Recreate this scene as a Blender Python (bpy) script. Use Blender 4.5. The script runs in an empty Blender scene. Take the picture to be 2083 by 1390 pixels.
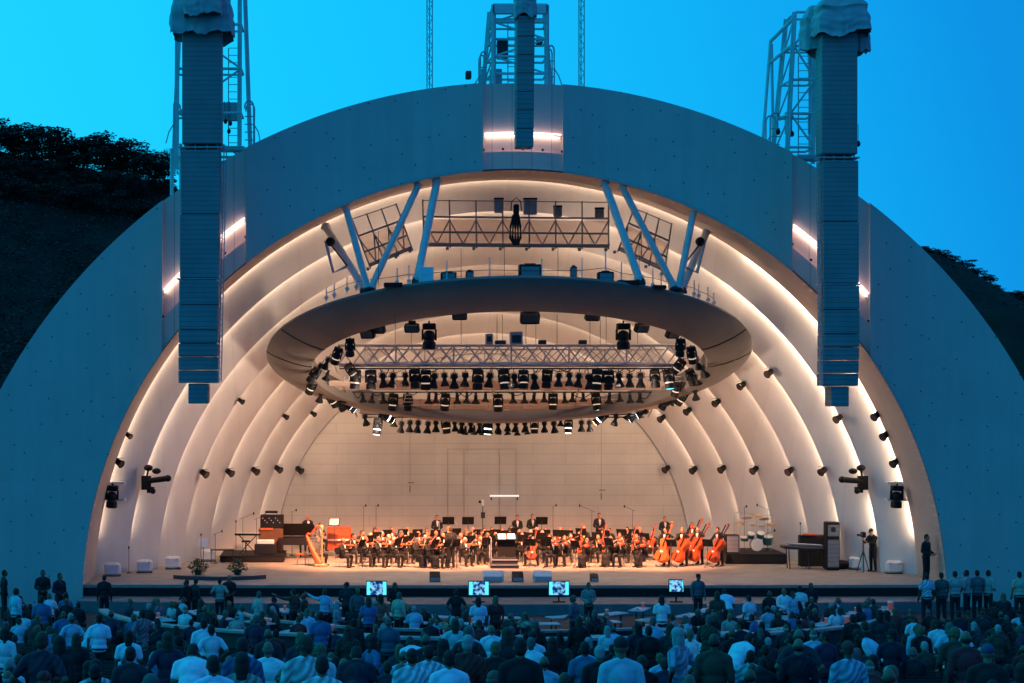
import bpy, bmesh, math, random
from mathutils import Vector, Matrix, noise
R = random.Random(7)
D = bpy.data
scene = bpy.context.scene
COL = scene.collection
pi = math.pi
F = 3750.0                      # focal length in photograph pixels
CX, CZ = -6.65, 8.0             # camera stands left of the shell's axis, 8 m above the stage

def W(px, py, Y):
    return Vector(((px - 714) * Y / F + CX, Y, CZ - (py - 790) * Y / F))
def WX(px, Y): return (px - 714) * Y / F + CX
def WZ(py, Y): return CZ - (py - 790) * Y / F
ORD = ['first','second','third','fourth','fifth','sixth','seventh','eighth','ninth','tenth','eleventh','twelfth','thirteenth',
 'fourteenth','fifteenth','sixteenth','seventeenth','eighteenth','nineteenth','twentieth','twenty-first','twenty-second','twenty-third',
 'twenty-fourth','twenty-fifth','twenty-sixth','twenty-seventh','twenty-eighth','twenty-ninth','thirtieth','thirty-first','thirty-second','thirty-third','thirty-fourth']

# ------------------------------------------------------------------ materials
_m = {}
def mat(name, color, rough=0.6, metal=0.0, var=0.15, scale=4.0, bump=0.0, emit=None, es=0.0, spec=0.5, objcol=False, backface=False):
    if name in _m: return _m[name]
    m = D.materials.new(name); m.use_nodes = True
    nt = m.node_tree; n = nt.nodes; l = nt.links
    b = n['Principled BSDF']
    b.inputs['Roughness'].default_value = rough
    b.inputs['Metallic'].default_value = metal
    b.inputs['Specular IOR Level'].default_value = spec
    tc = n.new('ShaderNodeTexCoord')
    nz = n.new('ShaderNodeTexNoise'); nz.inputs['Scale'].default_value = scale; nz.inputs['Detail'].default_value = 5
    l.new(tc.outputs['Object'], nz.inputs['Vector'])
    mr = n.new('ShaderNodeMapRange')
    mr.inputs['From Min'].default_value = 0.25; mr.inputs['From Max'].default_value = 0.75
    mr.inputs['To Min'].default_value = 1 - var; mr.inputs['To Max'].default_value = 1 + var
    l.new(nz.outputs['Fac'], mr.inputs['Value'])
    mx = n.new('ShaderNodeVectorMath'); mx.operation = 'MULTIPLY'
    if objcol:
        oi = n.new('ShaderNodeObjectInfo')
        if name == 'cloth':       # some shirts are striped or checked
            wv = n.new('ShaderNodeTexWave'); wv.inputs['Scale'].default_value = 5.5; wv.inputs['Distortion'].default_value = 1.0; wv.bands_direction = 'DIAGONAL'
            l.new(tc.outputs['Object'], wv.inputs['Vector'])
            g = n.new('ShaderNodeMath'); g.operation = 'GREATER_THAN'; g.inputs[1].default_value = 0.72; l.new(oi.outputs['Random'], g.inputs[0])
            g2 = n.new('ShaderNodeMath'); g2.operation = 'MULTIPLY'; l.new(g.outputs[0], g2.inputs[0]); l.new(wv.outputs['Fac'], g2.inputs[1])
            g3 = n.new('ShaderNodeMath'); g3.operation = 'MULTIPLY'; g3.inputs[1].default_value = 0.6; l.new(g2.outputs[0], g3.inputs[0])
            g4 = n.new('ShaderNodeMath'); g4.operation = 'SUBTRACT'; g4.inputs[0].default_value = 1.0; l.new(g3.outputs[0], g4.inputs[1])
            g5 = n.new('ShaderNodeVectorMath'); g5.operation = 'MULTIPLY'; l.new(oi.outputs['Color'], g5.inputs[0]); l.new(g4.outputs[0], g5.inputs[1])
            l.new(g5.outputs[0], mx.inputs[0])
        else: l.new(oi.outputs['Color'], mx.inputs[0])
    else:
        mx.inputs[0].default_value = color[:3]
    l.new(mr.outputs['Result'], mx.inputs[1])
    l.new(mx.outputs[0], b.inputs['Base Color'])
    if bump:
        bp = n.new('ShaderNodeBump'); bp.inputs['Strength'].default_value = bump
        l.new(nz.outputs['Fac'], bp.inputs['Height']); l.new(bp.outputs[0], b.inputs['Normal'])
    if emit:
        b.inputs['Emission Color'].default_value = (*emit, 1); b.inputs['Emission Strength'].default_value = es
    _m[name] = m
    return m

def panel_mat(name, color, bw, bh, mortar=0.012, mcol=0.6, rough=0.55, dots=False, axis='XZ', offset=0.5, var=0.05, tint=None):
    """painted panels with thin joints (and bolt heads), on object coordinates in metres"""
    m = mat(name, color, rough, var=var, scale=0.7)
    nt = m.node_tree; n = nt.nodes; l = nt.links
    b = n['Principled BSDF']; src = b.inputs['Base Color'].links[0].from_socket
    tc = n.new('ShaderNodeTexCoord'); sp = n.new('ShaderNodeSeparateXYZ'); cb = n.new('ShaderNodeCombineXYZ')
    l.new(tc.outputs['Object'], sp.inputs[0])
    sh = n.new('ShaderNodeMath'); sh.operation = 'ADD'; sh.inputs[1].default_value = 7.37; l.new(sp.outputs[axis[0]], sh.inputs[0])
    l.new(sh.outputs[0], cb.inputs[0]); l.new(sp.outputs[axis[1]], cb.inputs[1])
    br = n.new('ShaderNodeTexBrick'); br.offset = offset
    br.inputs['Scale'].default_value = 1; br.inputs['Brick Width'].default_value = bw; br.inputs['Row Height'].default_value = bh
    br.inputs['Mortar Size'].default_value = mortar; br.inputs['Mortar Smooth'].default_value = 0.3
    br.inputs['Color1'].default_value = (1, 1, 1, 1); br.inputs['Color2'].default_value = (0.955, 0.955, 0.955, 1)
    br.inputs['Mortar'].default_value = (mcol, mcol, mcol, 1)
    l.new(cb.outputs[0], br.inputs['Vector'])
    mu = n.new('ShaderNodeVectorMath'); mu.operation = 'MULTIPLY'
    l.new(src, mu.inputs[0]); l.new(br.outputs['Color'], mu.inputs[1])
    out = mu.outputs[0]
    # slow vertical streaks of dirt
    mp = n.new('ShaderNodeMapping'); mp.inputs['Scale'].default_value = (1.6, 0.12, 1)
    l.new(cb.outputs[0], mp.inputs[0])
    sn = n.new('ShaderNodeTexNoise'); sn.inputs['Scale'].default_value = 1.5; sn.inputs['Detail'].default_value = 6
    l.new(mp.outputs[0], sn.inputs['Vector'])
    sr = n.new('ShaderNodeMapRange'); sr.inputs['From Min'].default_value = 0.3; sr.inputs['From Max'].default_value = 0.7
    sr.inputs['To Min'].default_value = 0.955; sr.inputs['To Max'].default_value = 1.03
    l.new(sn.outputs['Fac'], sr.inputs[0])
    m2 = n.new('ShaderNodeVectorMath'); m2.operation = 'MULTIPLY'
    l.new(out, m2.inputs[0]); l.new(sr.outputs[0], m2.inputs[1]); out = m2.outputs[0]
    if dots:
        vo = n.new('ShaderNodeTexVoronoi'); vo.voronoi_dimensions = '2D'; vo.inputs['Scale'].default_value = 0.95; vo.inputs['Randomness'].default_value = 0.75
        l.new(cb.outputs[0], vo.inputs['Vector'])
        lt = n.new('ShaderNodeMath'); lt.operation = 'GREATER_THAN'; lt.inputs[1].default_value = 0.030
        l.new(vo.outputs['Distance'], lt.inputs[0])
        m3 = n.new('ShaderNodeMapRange'); m3.inputs['To Min'].default_value = 0.15; m3.inputs['To Max'].default_value = 1
        l.new(lt.outputs[0], m3.inputs[0])
        m4 = n.new('ShaderNodeVectorMath'); m4.operation = 'MULTIPLY'
        l.new(out, m4.inputs[0]); l.new(m3.outputs[0], m4.inputs[1]); out = m4.outputs[0]
    l.new(out, b.inputs['Base Color'])
    return m

def emat(name, color, s):
    if name in _m: return _m[name]
    m = D.materials.new(name); m.use_nodes = True
    nt = m.node_tree; n = nt.nodes
    n.remove(n['Principled BSDF'])
    e = n.new('ShaderNodeEmission'); e.inputs[0].default_value = (*color, 1); e.inputs[1].default_value = s
    nt.links.new(e.outputs[0], n['Material Output'].inputs[0])
    _m[name] = m
    return m

# ------------------------------------------------------------------ mesh builder
class MB:
    def __init__(s): s.v = []; s.f = []; s.mi = []; s.cur = 0
    def add(s, vs, fs):
        o = len(s.v); s.v += [tuple(v) for v in vs]
        for f in fs: s.f.append([i + o for i in f]); s.mi.append(s.cur)
        return s
    def box(s, c, d, M=None):
        x, y, z = d[0] / 2, d[1] / 2, d[2] / 2
        vs = [Vector((a * x, b * y, e * z)) for a in (-1, 1) for b in (-1, 1) for e in (-1, 1)]
        if M is not None: vs = [M @ v for v in vs]
        c = Vector(c); vs = [v + c for v in vs]
        return s.add(vs, [(0, 1, 3, 2), (4, 6, 7, 5), (0, 4, 5, 1), (2, 3, 7, 6), (0, 2, 6, 4), (1, 5, 7, 3)])
    def bbox(s, c, d, bev=0.02, M=None):
        """box with chamfered vertical and top edges"""
        x, y, z = d[0] / 2, d[1] / 2, d[2] / 2; b = min(bev, x * .9, y * .9, z * .9)
        rings = []
        for zz, k in ((-z, b), (-z + b, 0), (z - b, 0), (z, b)):
            X, Yy = x - k, y - k
            rings.append([(-X + b, -Yy, zz), (X - b, -Yy, zz), (X, -Yy + b, zz), (X, Yy - b, zz), (X - b, Yy, zz), (-X + b, Yy, zz), (-X, Yy - b, zz), (-X, -Yy + b, zz)])
        vs = [Vector(p) for r in rings for p in r]
        if M is not None: vs = [M @ v for v in vs]
        c = Vector(c); vs = [v + c for v in vs]
        fs = []
        for i in range(3):
            for j in range(8):
                k = (j + 1) % 8; fs.append((i * 8 + j, i * 8 + k, i * 8 + 8 + k, i * 8 + 8 + j))
        fs.append(tuple(range(7, -1, -1))); fs.append(tuple(range(24, 32)))
        return s.add(vs, fs)
    def tube(s, p0, p1, r0, r1=None, n=8, cap=True):
        p0, p1 = Vector(p0), Vector(p1); r1 = r0 if r1 is None else r1
        d = p1 - p0
        if d.length < 1e-6: return s
        q = d.to_track_quat('Z', 'Y')
        vs = []
        for p, r in ((p0, r0), (p1, r1)):
            for i in range(n):
                a = 2 * pi * i / n; vs.append(p + q @ Vector((r * math.cos(a), r * math.sin(a), 0)))
        fs = [(i, (i + 1) % n, n + (i + 1) % n, n + i) for i in range(n)]
        if cap: fs += [tuple(range(n - 1, -1, -1)), tuple(range(n, 2 * n))]
        return s.add(vs, fs)
    def path(s, pts, r, n=6):
        pts = [Vector(p) for p in pts]; rs = r if isinstance(r, (list, tuple)) else [r] * len(pts)
        vs = []; fs = []
        for i, p in enumerate(pts):
            d = (pts[min(i + 1, len(pts) - 1)] - pts[max(i - 1, 0)]); q = d.to_track_quat('Z', 'Y')
            for j in range(n):
                a = 2 * pi * j / n; vs.append(p + q @ Vector((rs[i] * math.cos(a), rs[i] * math.sin(a), 0)))
        for i in range(len(pts) - 1):
            for j in range(n):
                k = (j + 1) % n; fs.append((i * n + j, i * n + k, i * n + n + k, i * n + n + j))
        fs += [tuple(range(n - 1, -1, -1)), tuple(range((len(pts) - 1) * n, len(pts) * n))]
        return s.add(vs, fs)
    def lathe(s, prof, n=12, M=None, c=(0, 0, 0)):
        """prof: (r, z)"""
        vs = []; fs = []
        for r, z in prof:
            for j in range(n):
                a = 2 * pi * j / n; v = Vector((r * math.cos(a), r * math.sin(a), z))
                vs.append((M @ v if M is not None else v) + Vector(c))
        for i in range(len(prof) - 1):
            for j in range(n):
                k = (j + 1) % n; fs.append((i * n + j, i * n + k, i * n + n + k, i * n + n + j))
        fs += [tuple(range(n - 1, -1, -1)), tuple(range((len(prof) - 1) * n, len(prof) * n))]
        return s.add(vs, fs)
    def ell(s, c, r, n=10, m=7, M=None):
        prof = [(max(1e-4, math.sin(pi * i / m)), -math.cos(pi * i / m)) for i in range(m + 1)]
        vs = []; fs = []; c = Vector(c)
        for a, z in prof:
            for j in range(n):
                t = 2 * pi * j / n; v = Vector((a * math.cos(t) * r[0], a * math.sin(t) * r[1], z * r[2]))
                vs.append((M @ v if M is not None else v) + c)
        for i in range(m):
            for j in range(n):
                k = (j + 1) % n; fs.append((i * n + j, i * n + k, i * n + n + k, i * n + n + j))
        fs += [tuple(range(n - 1, -1, -1)), tuple(range(m * n, m * n + n))]
        return s.add(vs, fs)
    def cap(s, p0, p1, r0, r1=None, n=8):
        """tapered capsule, closed"""
        r1 = r0 if r1 is None else r1; p0, p1 = Vector(p0), Vector(p1)
        d = p1 - p0; q = d.to_track_quat('Z', 'Y'); L = d.length
        prof = [(max(1e-4, r0 * math.cos(a)), r0 * math.sin(a)) for a in (-pi / 2, -pi / 3, -pi / 6, 0)] + [(max(1e-4, r1 * math.cos(a)), L + r1 * math.sin(a)) for a in (0, pi / 6, pi / 3, pi / 2)]
        return s.lathe(prof, n, q.to_matrix(), p0)
    def quad(s, a, b, c, d): return s.add([a, b, c, d], [(0, 1, 2, 3)])
    def prism(s, pts, y0, y1):
        """polygon in XZ extruded along Y"""
        n = len(pts)
        vs = [(x, y0, z) for x, z in pts] + [(x, y1, z) for x, z in pts]
        fs = [tuple(range(n)), tuple(range(2 * n - 1, n - 1, -1))] + [(i, n + i, n + (i + 1) % n, (i + 1) % n) for i in range(n)]
        return s.add(vs, fs)
    def mesh(s, name, mats):
        me = D.meshes.new(name); me.from_pydata(s.v, [], s.f)
        mats = mats if isinstance(mats, (list, tuple)) else [mats]
        for m in mats: me.materials.append(m)
        if len(mats) > 1: me.polygons.foreach_set('material_index', s.mi)
        bm = bmesh.new(); bm.from_mesh(me); bmesh.ops.recalc_face_normals(bm, faces=bm.faces); bm.to_mesh(me); bm.free()
        me.update()
        return me
    def build(s, name, mats, parent=None, loc=None, smooth=False):
        me = s.mesh(name, mats)
        if smooth: shade(me, 40)
        o = D.objects.new(name, me); COL.objects.link(o)
        if loc is not None: o.location = loc
        if parent is not None: o.parent = parent
        return o
def shade(me, deg=40):
    for p in me.polygons: p.use_smooth = True
    try: me.set_sharp_from_angle(angle=math.radians(deg))
    except Exception: pass

def tag(o, label=None, cat=None, group=None, kind=None):
    if label: o['label'] = label
    if cat: o['category'] = cat
    if group: o['group'] = group
    if kind: o['kind'] = kind
    return o
def empty(name, loc, label, cat, group=None, rz=0.0):
    o = D.objects.new(name, None); COL.objects.link(o); o.location = loc; o.rotation_euler.z = rz
    o.empty_display_size = 0.2
    return tag(o, label, cat, group)
def inst(name, me, parent=None, color=None, mx=None):
    o = D.objects.new(name, me); COL.objects.link(o)
    if parent is not None: o.parent = parent
    if color: o.color = (*color, 1)
    if mx is not None: o.matrix_world = mx
    return o
KIDS = {}
def copy_tree(o, label=None, mx=None, group=None):
    """a copy of a thing and of its parts and sub-parts"""
    c = o.copy(); COL.objects.link(c)
    if label: c['label'] = label
    if group: c['group'] = group
    if mx is not None: c.matrix_basis = mx
    for ch in KIDS.setdefault(o.name, list(o.children)):
        k = ch.copy(); COL.objects.link(k); k.parent = c
        for g in KIDS.setdefault(ch.name, list(ch.children)):
            q = g.copy(); COL.objects.link(q); q.parent = k
    return c
class Proto:
    """first use moves the source itself, later uses copy it"""
    def __init__(s, o): s.o = o; s.used = False
    def put(s, mx, label, group=None):
        if not s.used:
            s.used = True; KIDS[s.o.name] = list(s.o.children)
            s.o.matrix_basis = mx; s.o['label'] = label
            if group: s.o['group'] = group
            return s.o
        return copy_tree(s.o, label, mx, group)
def frame(origin, z, front):
    """matrix whose local +Z is z and local -Y points to front"""
    z = Vector(z).normalized(); f = Vector(front); y = -(f - z * f.dot(z)).normalized(); x = y.cross(z)
    m = Matrix((x, y, z)).transposed().to_4x4(); m.translation = Vector(origin)
    return m
def T(x, y, z, rz=0.0, s=1.0):
    return Matrix.Translation((x, y, z)) @ Matrix.Rotation(rz, 4, 'Z') @ Matrix.Scale(s, 4)

# common materials
BLACK = mat('black_paint', (0.008, 0.008, 0.009), 0.6, spec=0.25)
DARK = mat('dark_grey_metal', (0.03, 0.032, 0.036), 0.45, 0.3)
SATIN = mat('black_cloth', (0.008, 0.008, 0.009), 0.9)
STEEL = mat('galvanised_steel', (0.42, 0.43, 0.45), 0.45, 0.35, 0.2, 8)
WHITESTEEL = mat('white_painted_steel', (0.62, 0.62, 0.62), 0.5, 0.0, 0.12, 3)
TRUSS = mat('aluminium_truss', (0.42, 0.40, 0.40), 0.4, 0.5, 0.15, 5)
SHELL = panel_mat('white_shell_paint', (0.72, 0.69, 0.655), 3.0, 30, 0.008, 0.8, axis='XZ', var=0.05)
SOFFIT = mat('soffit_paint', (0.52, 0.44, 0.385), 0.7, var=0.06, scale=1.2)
FACADE = panel_mat('facade_panel_paint', (0.66, 0.52, 0.47), 6.5, 4.2, 0.006, 0.93, dots=True, var=0.05)
BAY = panel_mat('bay_panel_warm_tint', (0.80, 0.56, 0.50), 0.81, 40, 0.018, 0.55, offset=0.0, var=0.05)  # warm spill of the bay lights is put into this pinkish base
WALLP = panel_mat('back_wall_panel', (0.44, 0.385, 0.33), 3.3, 0.52, 0.013, 0.72, offset=0.5, var=0.08)
WOOD = mat('stage_boards', (0.36, 0.31, 0.26), 0.5, var=0.22, scale=1.2)
RINGP = mat('canopy_paint', (0.19, 0.165, 0.145), 0.65, var=0.1, scale=0.9)
CONC = mat('concrete', (0.20, 0.19, 0.18), 0.85, var=0.25, scale=2.5, bump=0.15)
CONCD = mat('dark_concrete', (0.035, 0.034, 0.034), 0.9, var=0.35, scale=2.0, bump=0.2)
LEDGE = mat('pale_ledge', (0.40, 0.36, 0.34), 0.7, var=0.25, scale=3)
BOXW = mat('box_wall_paint', (0.05, 0.05, 0.05), 0.8, var=0.25, scale=2)
WHITE = mat('white_plastic', (0.75, 0.74, 0.72), 0.4, var=0.05)
GREY = mat('grey_grille', (0.30, 0.31, 0.32), 0.6)
WARM = emat('lamp_glass_warm', (1.0, 0.62, 0.36), 14)
COOL = emat('lamp_glass_white', (0.75, 0.9, 1.0), 9)
CYAN = emat('lamp_glass_blue', (0.10, 0.65, 1.0), 2.5)
GLINT = mat('ring_glint_glow', (0.9, 0.75, 0.6), 0.3, 0.2, emit=(1.0, 0.70, 0.48), es=0.55)  # emission stands in for the bright glint on the trim ring
GLASS = mat('dark_lens', (0.03, 0.03, 0.04), 0.1)

# ------------------------------------------------------------------ camera
cam = D.objects.new('camera', D.cameras.new('camera')); COL.objects.link(cam)
cam.location = (CX, 0, CZ); cam.rotation_euler = (pi / 2, 0, 0)
cam.data.sensor_width = 36; cam.data.lens = F / 2083 * 36
cam.data.shift_x = (1041.5 - 714) / 2083; cam.data.shift_y = 95 / 2083
cam.data.clip_start = 0.5; cam.data.clip_end = 4000
scene.camera = cam

# ------------------------------------------------------------------ dusk sky and sun
w = D.worlds.new('World'); scene.world = w; w.use_nodes = True
nt = w.node_tree; n = nt.nodes; l = nt.links
bg = n['Background']
SUN_EL, SUN_AZ = math.radians(3), math.radians(-70)
sky = n.new('ShaderNodeTexSky'); sky.sky_type = 'NISHITA'; sky.sun_disc = False
sky.sun_elevation = SUN_EL; sky.sun_rotation = SUN_AZ; sky.ozone_density = 6; sky.air_density = 1.0; sky.dust_density = 0.2
bw = n.new('ShaderNodeRGBToBW'); l.new(sky.outputs[0], bw.inputs[0])
geo = n.new('ShaderNodeTexCoord')
dot = n.new('ShaderNodeVectorMath'); dot.operation = 'DOT_PRODUCT'
dot.inputs[1].default_value = Vector((-0.93, 0.36, -0.25)).normalized()
nrm = n.new('ShaderNodeVectorMath'); nrm.operation = 'NORMALIZE'
l.new(geo.outputs['Generated'], nrm.inputs[0]); l.new(nrm.outputs[0], dot.inputs[0])
ramp = n.new('ShaderNodeValToRGB')          # dusk colours: deep blue away from the afterglow, cyan toward it
e = ramp.color_ramp.elements
e[0].position = 0.0; e[0].color = (0.026, 0.195, 0.62, 1)
e[1].position = 1.0; e[1].color = (0.010, 0.80, 1.25, 1)
for p, c in ((0.495, (0.004, 0.31, 0.84, 1)), (0.53, (0.005, 0.40, 0.95, 1)), (0.58, (0.006, 0.51, 1.04, 1)), (0.66, (0.008, 0.62, 1.14, 1)), (0.75, (0.016, 0.74, 1.2, 1))):
    k = ramp.color_ramp.elements.new(p); k.color = c
mr = n.new('ShaderNodeMapRange'); mr.inputs['From Min'].default_value = -1; mr.inputs['From Max'].default_value = 1
l.new(dot.outputs['Value'], mr.inputs[0]); l.new(mr.outputs[0], ramp.inputs[0])
# the physical sky, dimmed to dusk, on top of the dusk colours
sc_ = n.new('ShaderNodeVectorMath'); sc_.operation = 'SCALE'; sc_.inputs['Scale'].default_value = 0.004
l.new(sky.outputs[0], sc_.inputs[0])
ad = n.new('ShaderNodeVectorMath'); ad.operation = 'ADD'
l.new(ramp.outputs[0], ad.inputs[0]); l.new(sc_.outputs[0], ad.inputs[1])
l.new(ad.outputs[0], bg.inputs[0]); bg.inputs[1].default_value = 0.92
sun = D.objects.new('sun', D.lights.new('sun', 'SUN')); COL.objects.link(sun)
sun.data.energy = 0.03; sun.data.angle = math.radians(10); sun.data.color = (1, 0.85, 0.7)
sun.rotation_euler = (pi / 2 - SUN_EL, 0, SUN_AZ + pi)
sun.location = (-60, 20, 40)
scene.view_settings.view_transform = 'Standard'; scene.view_settings.look = 'None'
scene.view_settings.exposure = 0; scene.view_settings.gamma = 1
scene.cycles.use_denoising = True
scene.cycles.max_bounces = 6; scene.cycles.diffuse_bounces = 4; scene.cycles.glossy_bounces = 2
scene.cycles.sample_clamp_indirect = 6; scene.cycles.caustics_reflective = False; scene.cycles.caustics_refractive = False

# ------------------------------------------------------------------ ground, hills
def zg(Y):
    """the seating slopes up away from the stage"""
    if Y > 71: return -0.9
    if Y > 45:
        d = 71 - Y; return -0.9 + 0.01935 * d + 0.001325 * d * d
    return 0.50 + (45 - Y) * 0.119
m = MB()
ys = [-200, 0] + [2 * i for i in range(1, 37)] + [74, 110, 200, 420, 800, 1800]
xs = [-900, -200, -60, -30, -15, 0, 15, 30, 60, 200, 900]
for y in ys:
    for x in xs: m.v.append((x, y, zg(max(y, 0)) - 0.0))
for i in range(len(ys) - 1):
    for j in range(len(xs) - 1):
        a = i * len(xs) + j; m.f.append([a, a + 1, a + 1 + len(xs), a + len(xs)]); m.mi.append(0)
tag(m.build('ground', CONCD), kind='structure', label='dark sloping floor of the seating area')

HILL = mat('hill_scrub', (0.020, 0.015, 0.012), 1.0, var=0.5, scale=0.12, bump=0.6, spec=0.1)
def hill(name, ridge, Y, foot, label):
    """ridge: (px, py) of the skyline at distance Y; slopes down toward the viewer"""
    m = MB(); n = 150; rows = 30
    def rz(px):
        for (a, b), (c, d) in zip(ridge, ridge[1:]):
            if a <= px <= c: return b + (d - b) * (px - a) / (c - a)
        return ridge[0][1] if px < ridge[0][0] else ridge[-1][1]
    p0, p1 = ridge[0][0], ridge[-1][0]
    for k in range(rows + 3):
        t = k / rows
        for i in range(n + 1):
            px = p0 + (p1 - p0) * i / n
            top = W(px, rz(px), Y)
            if k <= rows:
                y = foot + (Y - foot) * t
                z = -1 + (top.z + 1) * (t ** 2.2)
                nz = noise.noise(Vector((top.x * .06, y * .06, 3))) * 5 * t * (1 - t) + noise.noise(Vector((top.x * .35, y * .35, 9))) * 0.7 * (1 if k else 0)
            else:
                y = Y + (k - rows) * 25; z = top.z - (k - rows) * 6; nz = 0
            m.v.append((top.x, y, z + nz))
    for k in range(rows + 2):
        for i in range(n):
            a = k * (n + 1) + i; m.f.append([a, a + 1, a + n + 2, a + n + 1]); m.mi.append(0)
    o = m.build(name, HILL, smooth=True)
    tag(o, label, kind='structure')
    return rz
LR = [(-900, 250), (-300, 280), (0, 308), (60, 320), (110, 327), (150, 337), (190, 345), (250, 356), (340, 374), (420, 420), (520, 520), (620, 700)]
lr = hill('hill', LR, 300, 112, 'dark scrub hillside rising behind the left end of the shell')
RR = [(1560, 760), (1700, 560), (1790, 512), (1868, 506), (1900, 512), (1945, 530), (1985, 556), (2012, 580), (2038, 603), (2060, 604), (2090, 600), (2250, 560), (2600, 500), (3000, 470)]
rr = hill('hill', RR, 330, 112, 'dark hillside sloping down behind the right end of the shell')
RR2 = [(1700, 760), (1900, 700), (1990, 640), (2040, 628), (2100, 632), (2300, 600), (3000, 560)]
hill('hill', RR2, 200, 112, 'near dark slope low behind the right end of the shell')

LEAF = mat('leaf_dark', (0.030, 0.022, 0.013), 0.8, var=0.4, scale=1.5)
LEAFG = mat('leaf_green', (0.05, 0.10, 0.035), 0.6, var=0.4, scale=6)
BARK = mat('bark', (0.04, 0.03, 0.025), 0.9, var=0.3, scale=6, bump=0.4)
def leaf_cloud(m, c, r, n, size, rnd, flat=1.0):
    for _ in range(n):
        while True:
            p = Vector((rnd.uniform(-1, 1), rnd.uniform(-1, 1), rnd.uniform(-1, 1)))
            if 0.15 < p.length < 1: break
        p = Vector((p.x * r[0], p.y * r[1], p.z * r[2])) + Vector(c)
        s = size * rnd.uniform(.5, 1.3)
        q = Matrix.Rotation(rnd.uniform(0, 6.28), 3, 'Z') @ Matrix.Rotation(rnd.uniform(-1.2, 1.2), 3, 'X')
        m.add([p + q @ Vector(v) for v in ((-s, 0, 0), (0, -s * .5, s * .15), (s, 0, 0), (0, s * .5, s * .15))], [(0, 1, 2, 3)])
def tree(base, h, wd, label, group, seed, n=12):
    rnd = random.Random(seed)
    t = empty('tree', base, label, 'tree', group)
    tr = MB(); top = Vector((rnd.uniform(-.3, .3), 0, h * .62))
    tr.path([(0, 0, -1.2), (0.05, 0, h * .3), top], [h * .03, h * .024, h * .014], 7)
    cr = MB()
    for i in range(n + 12):
        a = rnd.uniform(0, 6.28); rr_ = rnd.uniform(.1, 1.0) * wd / 2
        c = Vector((math.cos(a) * rr_, math.sin(a) * rr_, h * rnd.uniform(.26, .92) - rr_ * 0.14))
        tr.path([top * rnd.uniform(.6, 1), (top + c) / 2 + Vector((0, 0, .1)), c], [h * .011, h * .008, h * .003], 5)
        leaf_cloud(cr, c, (wd * .20, wd * .20, h * .12), 110, wd * .034, rnd)
    tr.build('trunk', BARK, t); cr.build('crown', LEAF, t)
    return t
ridge_trees = [(-18, 66, 78), (30, 62, 92), (72, 58, 64), (104, 66, 92), (140, 50, 62), (176, 58, 70), (208, 78, 96), (246, 72, 86), (270, 82, 66), (304, 60, 66), (334, 66, 58)]
TL = ['half cut tree at the left edge of the picture on the ridge', 'broad dark tree near the left end of the ridge', 'low dark tree in the ridge gap before the tall left tree',
 'tall flat-topped dark tree on the left ridge', 'small thin tree above the bright sky gap on the ridge', 'rounded tree right of the small thin ridge tree', 'widest dark tree in the middle of the ridge',
 'tall tree close behind the widest ridge tree', 'highest peaked tree on the ridge left of the speaker tower', 'spreading tree on the falling part of the ridge', 'last ridge tree beside the left speaker tower frame']
for i, (px, hp, wp) in enumerate(ridge_trees):
    Y = 296 + (i % 3) * 2.0
    b = W(px, lr(px) + 4, Y); s = Y / F
    tree(b, hp * s * 1.12, wp * s * 1.30, TL[i], 'trees along the left ridge', 40 + i)
rnd = random.Random(77)
for i in range(22):
    px = -12 + i * 16 + rnd.uniform(-5, 5); t = 0.985 - .035 * (i % 3)
    Y = 112 + 188 * t; z = -1 + (WZ(lr(px), 300) + 1) * t ** 2.2
    tree((WX(px, 300), Y, z - .3), rnd.uniform(3.4, 4.8), rnd.uniform(5.0, 6.5), 'low dark bushy tree on the slope just under the left ridge trees', 'bushy trees under the left ridge', 300 + i, 8)
for i, (px, hh) in enumerate(((1880, 1.8), (1912, 2.2), (1938, 2.0), (1960, 2.6), (1984, 2.4), (2004, 2.8), (2026, 2.6), (2048, 2.2), (2070, 2.4))):
    tree(W(px, rr(px) + 7, 329), hh * .7, hh * 1.6, 'small bush on the skyline of the right hillside', 'bushes on the right skyline', 500 + i, 5)
# scrub on the slopes, nobody could count it
sc_m = MB(); rnd = random.Random(5)
for i in range(4200):
    px = rnd.uniform(-260, 430); t = rnd.uniform(.35, 1.0)
    Y = 112 + 188 * t
    ztop = WZ(lr(px), 300); z = -1 + (ztop + 1) * t ** 2.2
    leaf_cloud(sc_m, (WX(px, 300), Y, z + .2), (1.8, 1.8, .9), 9, .26, rnd)
for i in range(900):
    px = rnd.uniform(1830, 2250); t = rnd.uniform(.6, 1.0) if i % 3 else 1.0
    Y = 112 + 218 * t
    ztop = WZ(rr(px), 330); z = -1 + (ztop + 1) * t ** 2.2
    leaf_cloud(sc_m, (WX(px, 330), Y, z + .1), (1.3, 1.3, .5), 9, .25, rnd)
tag(sc_m.build('hillside_scrub', LEAF), 'dark low scrub covering the hillsides behind the shell', 'scrub', kind='stuff')
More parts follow.
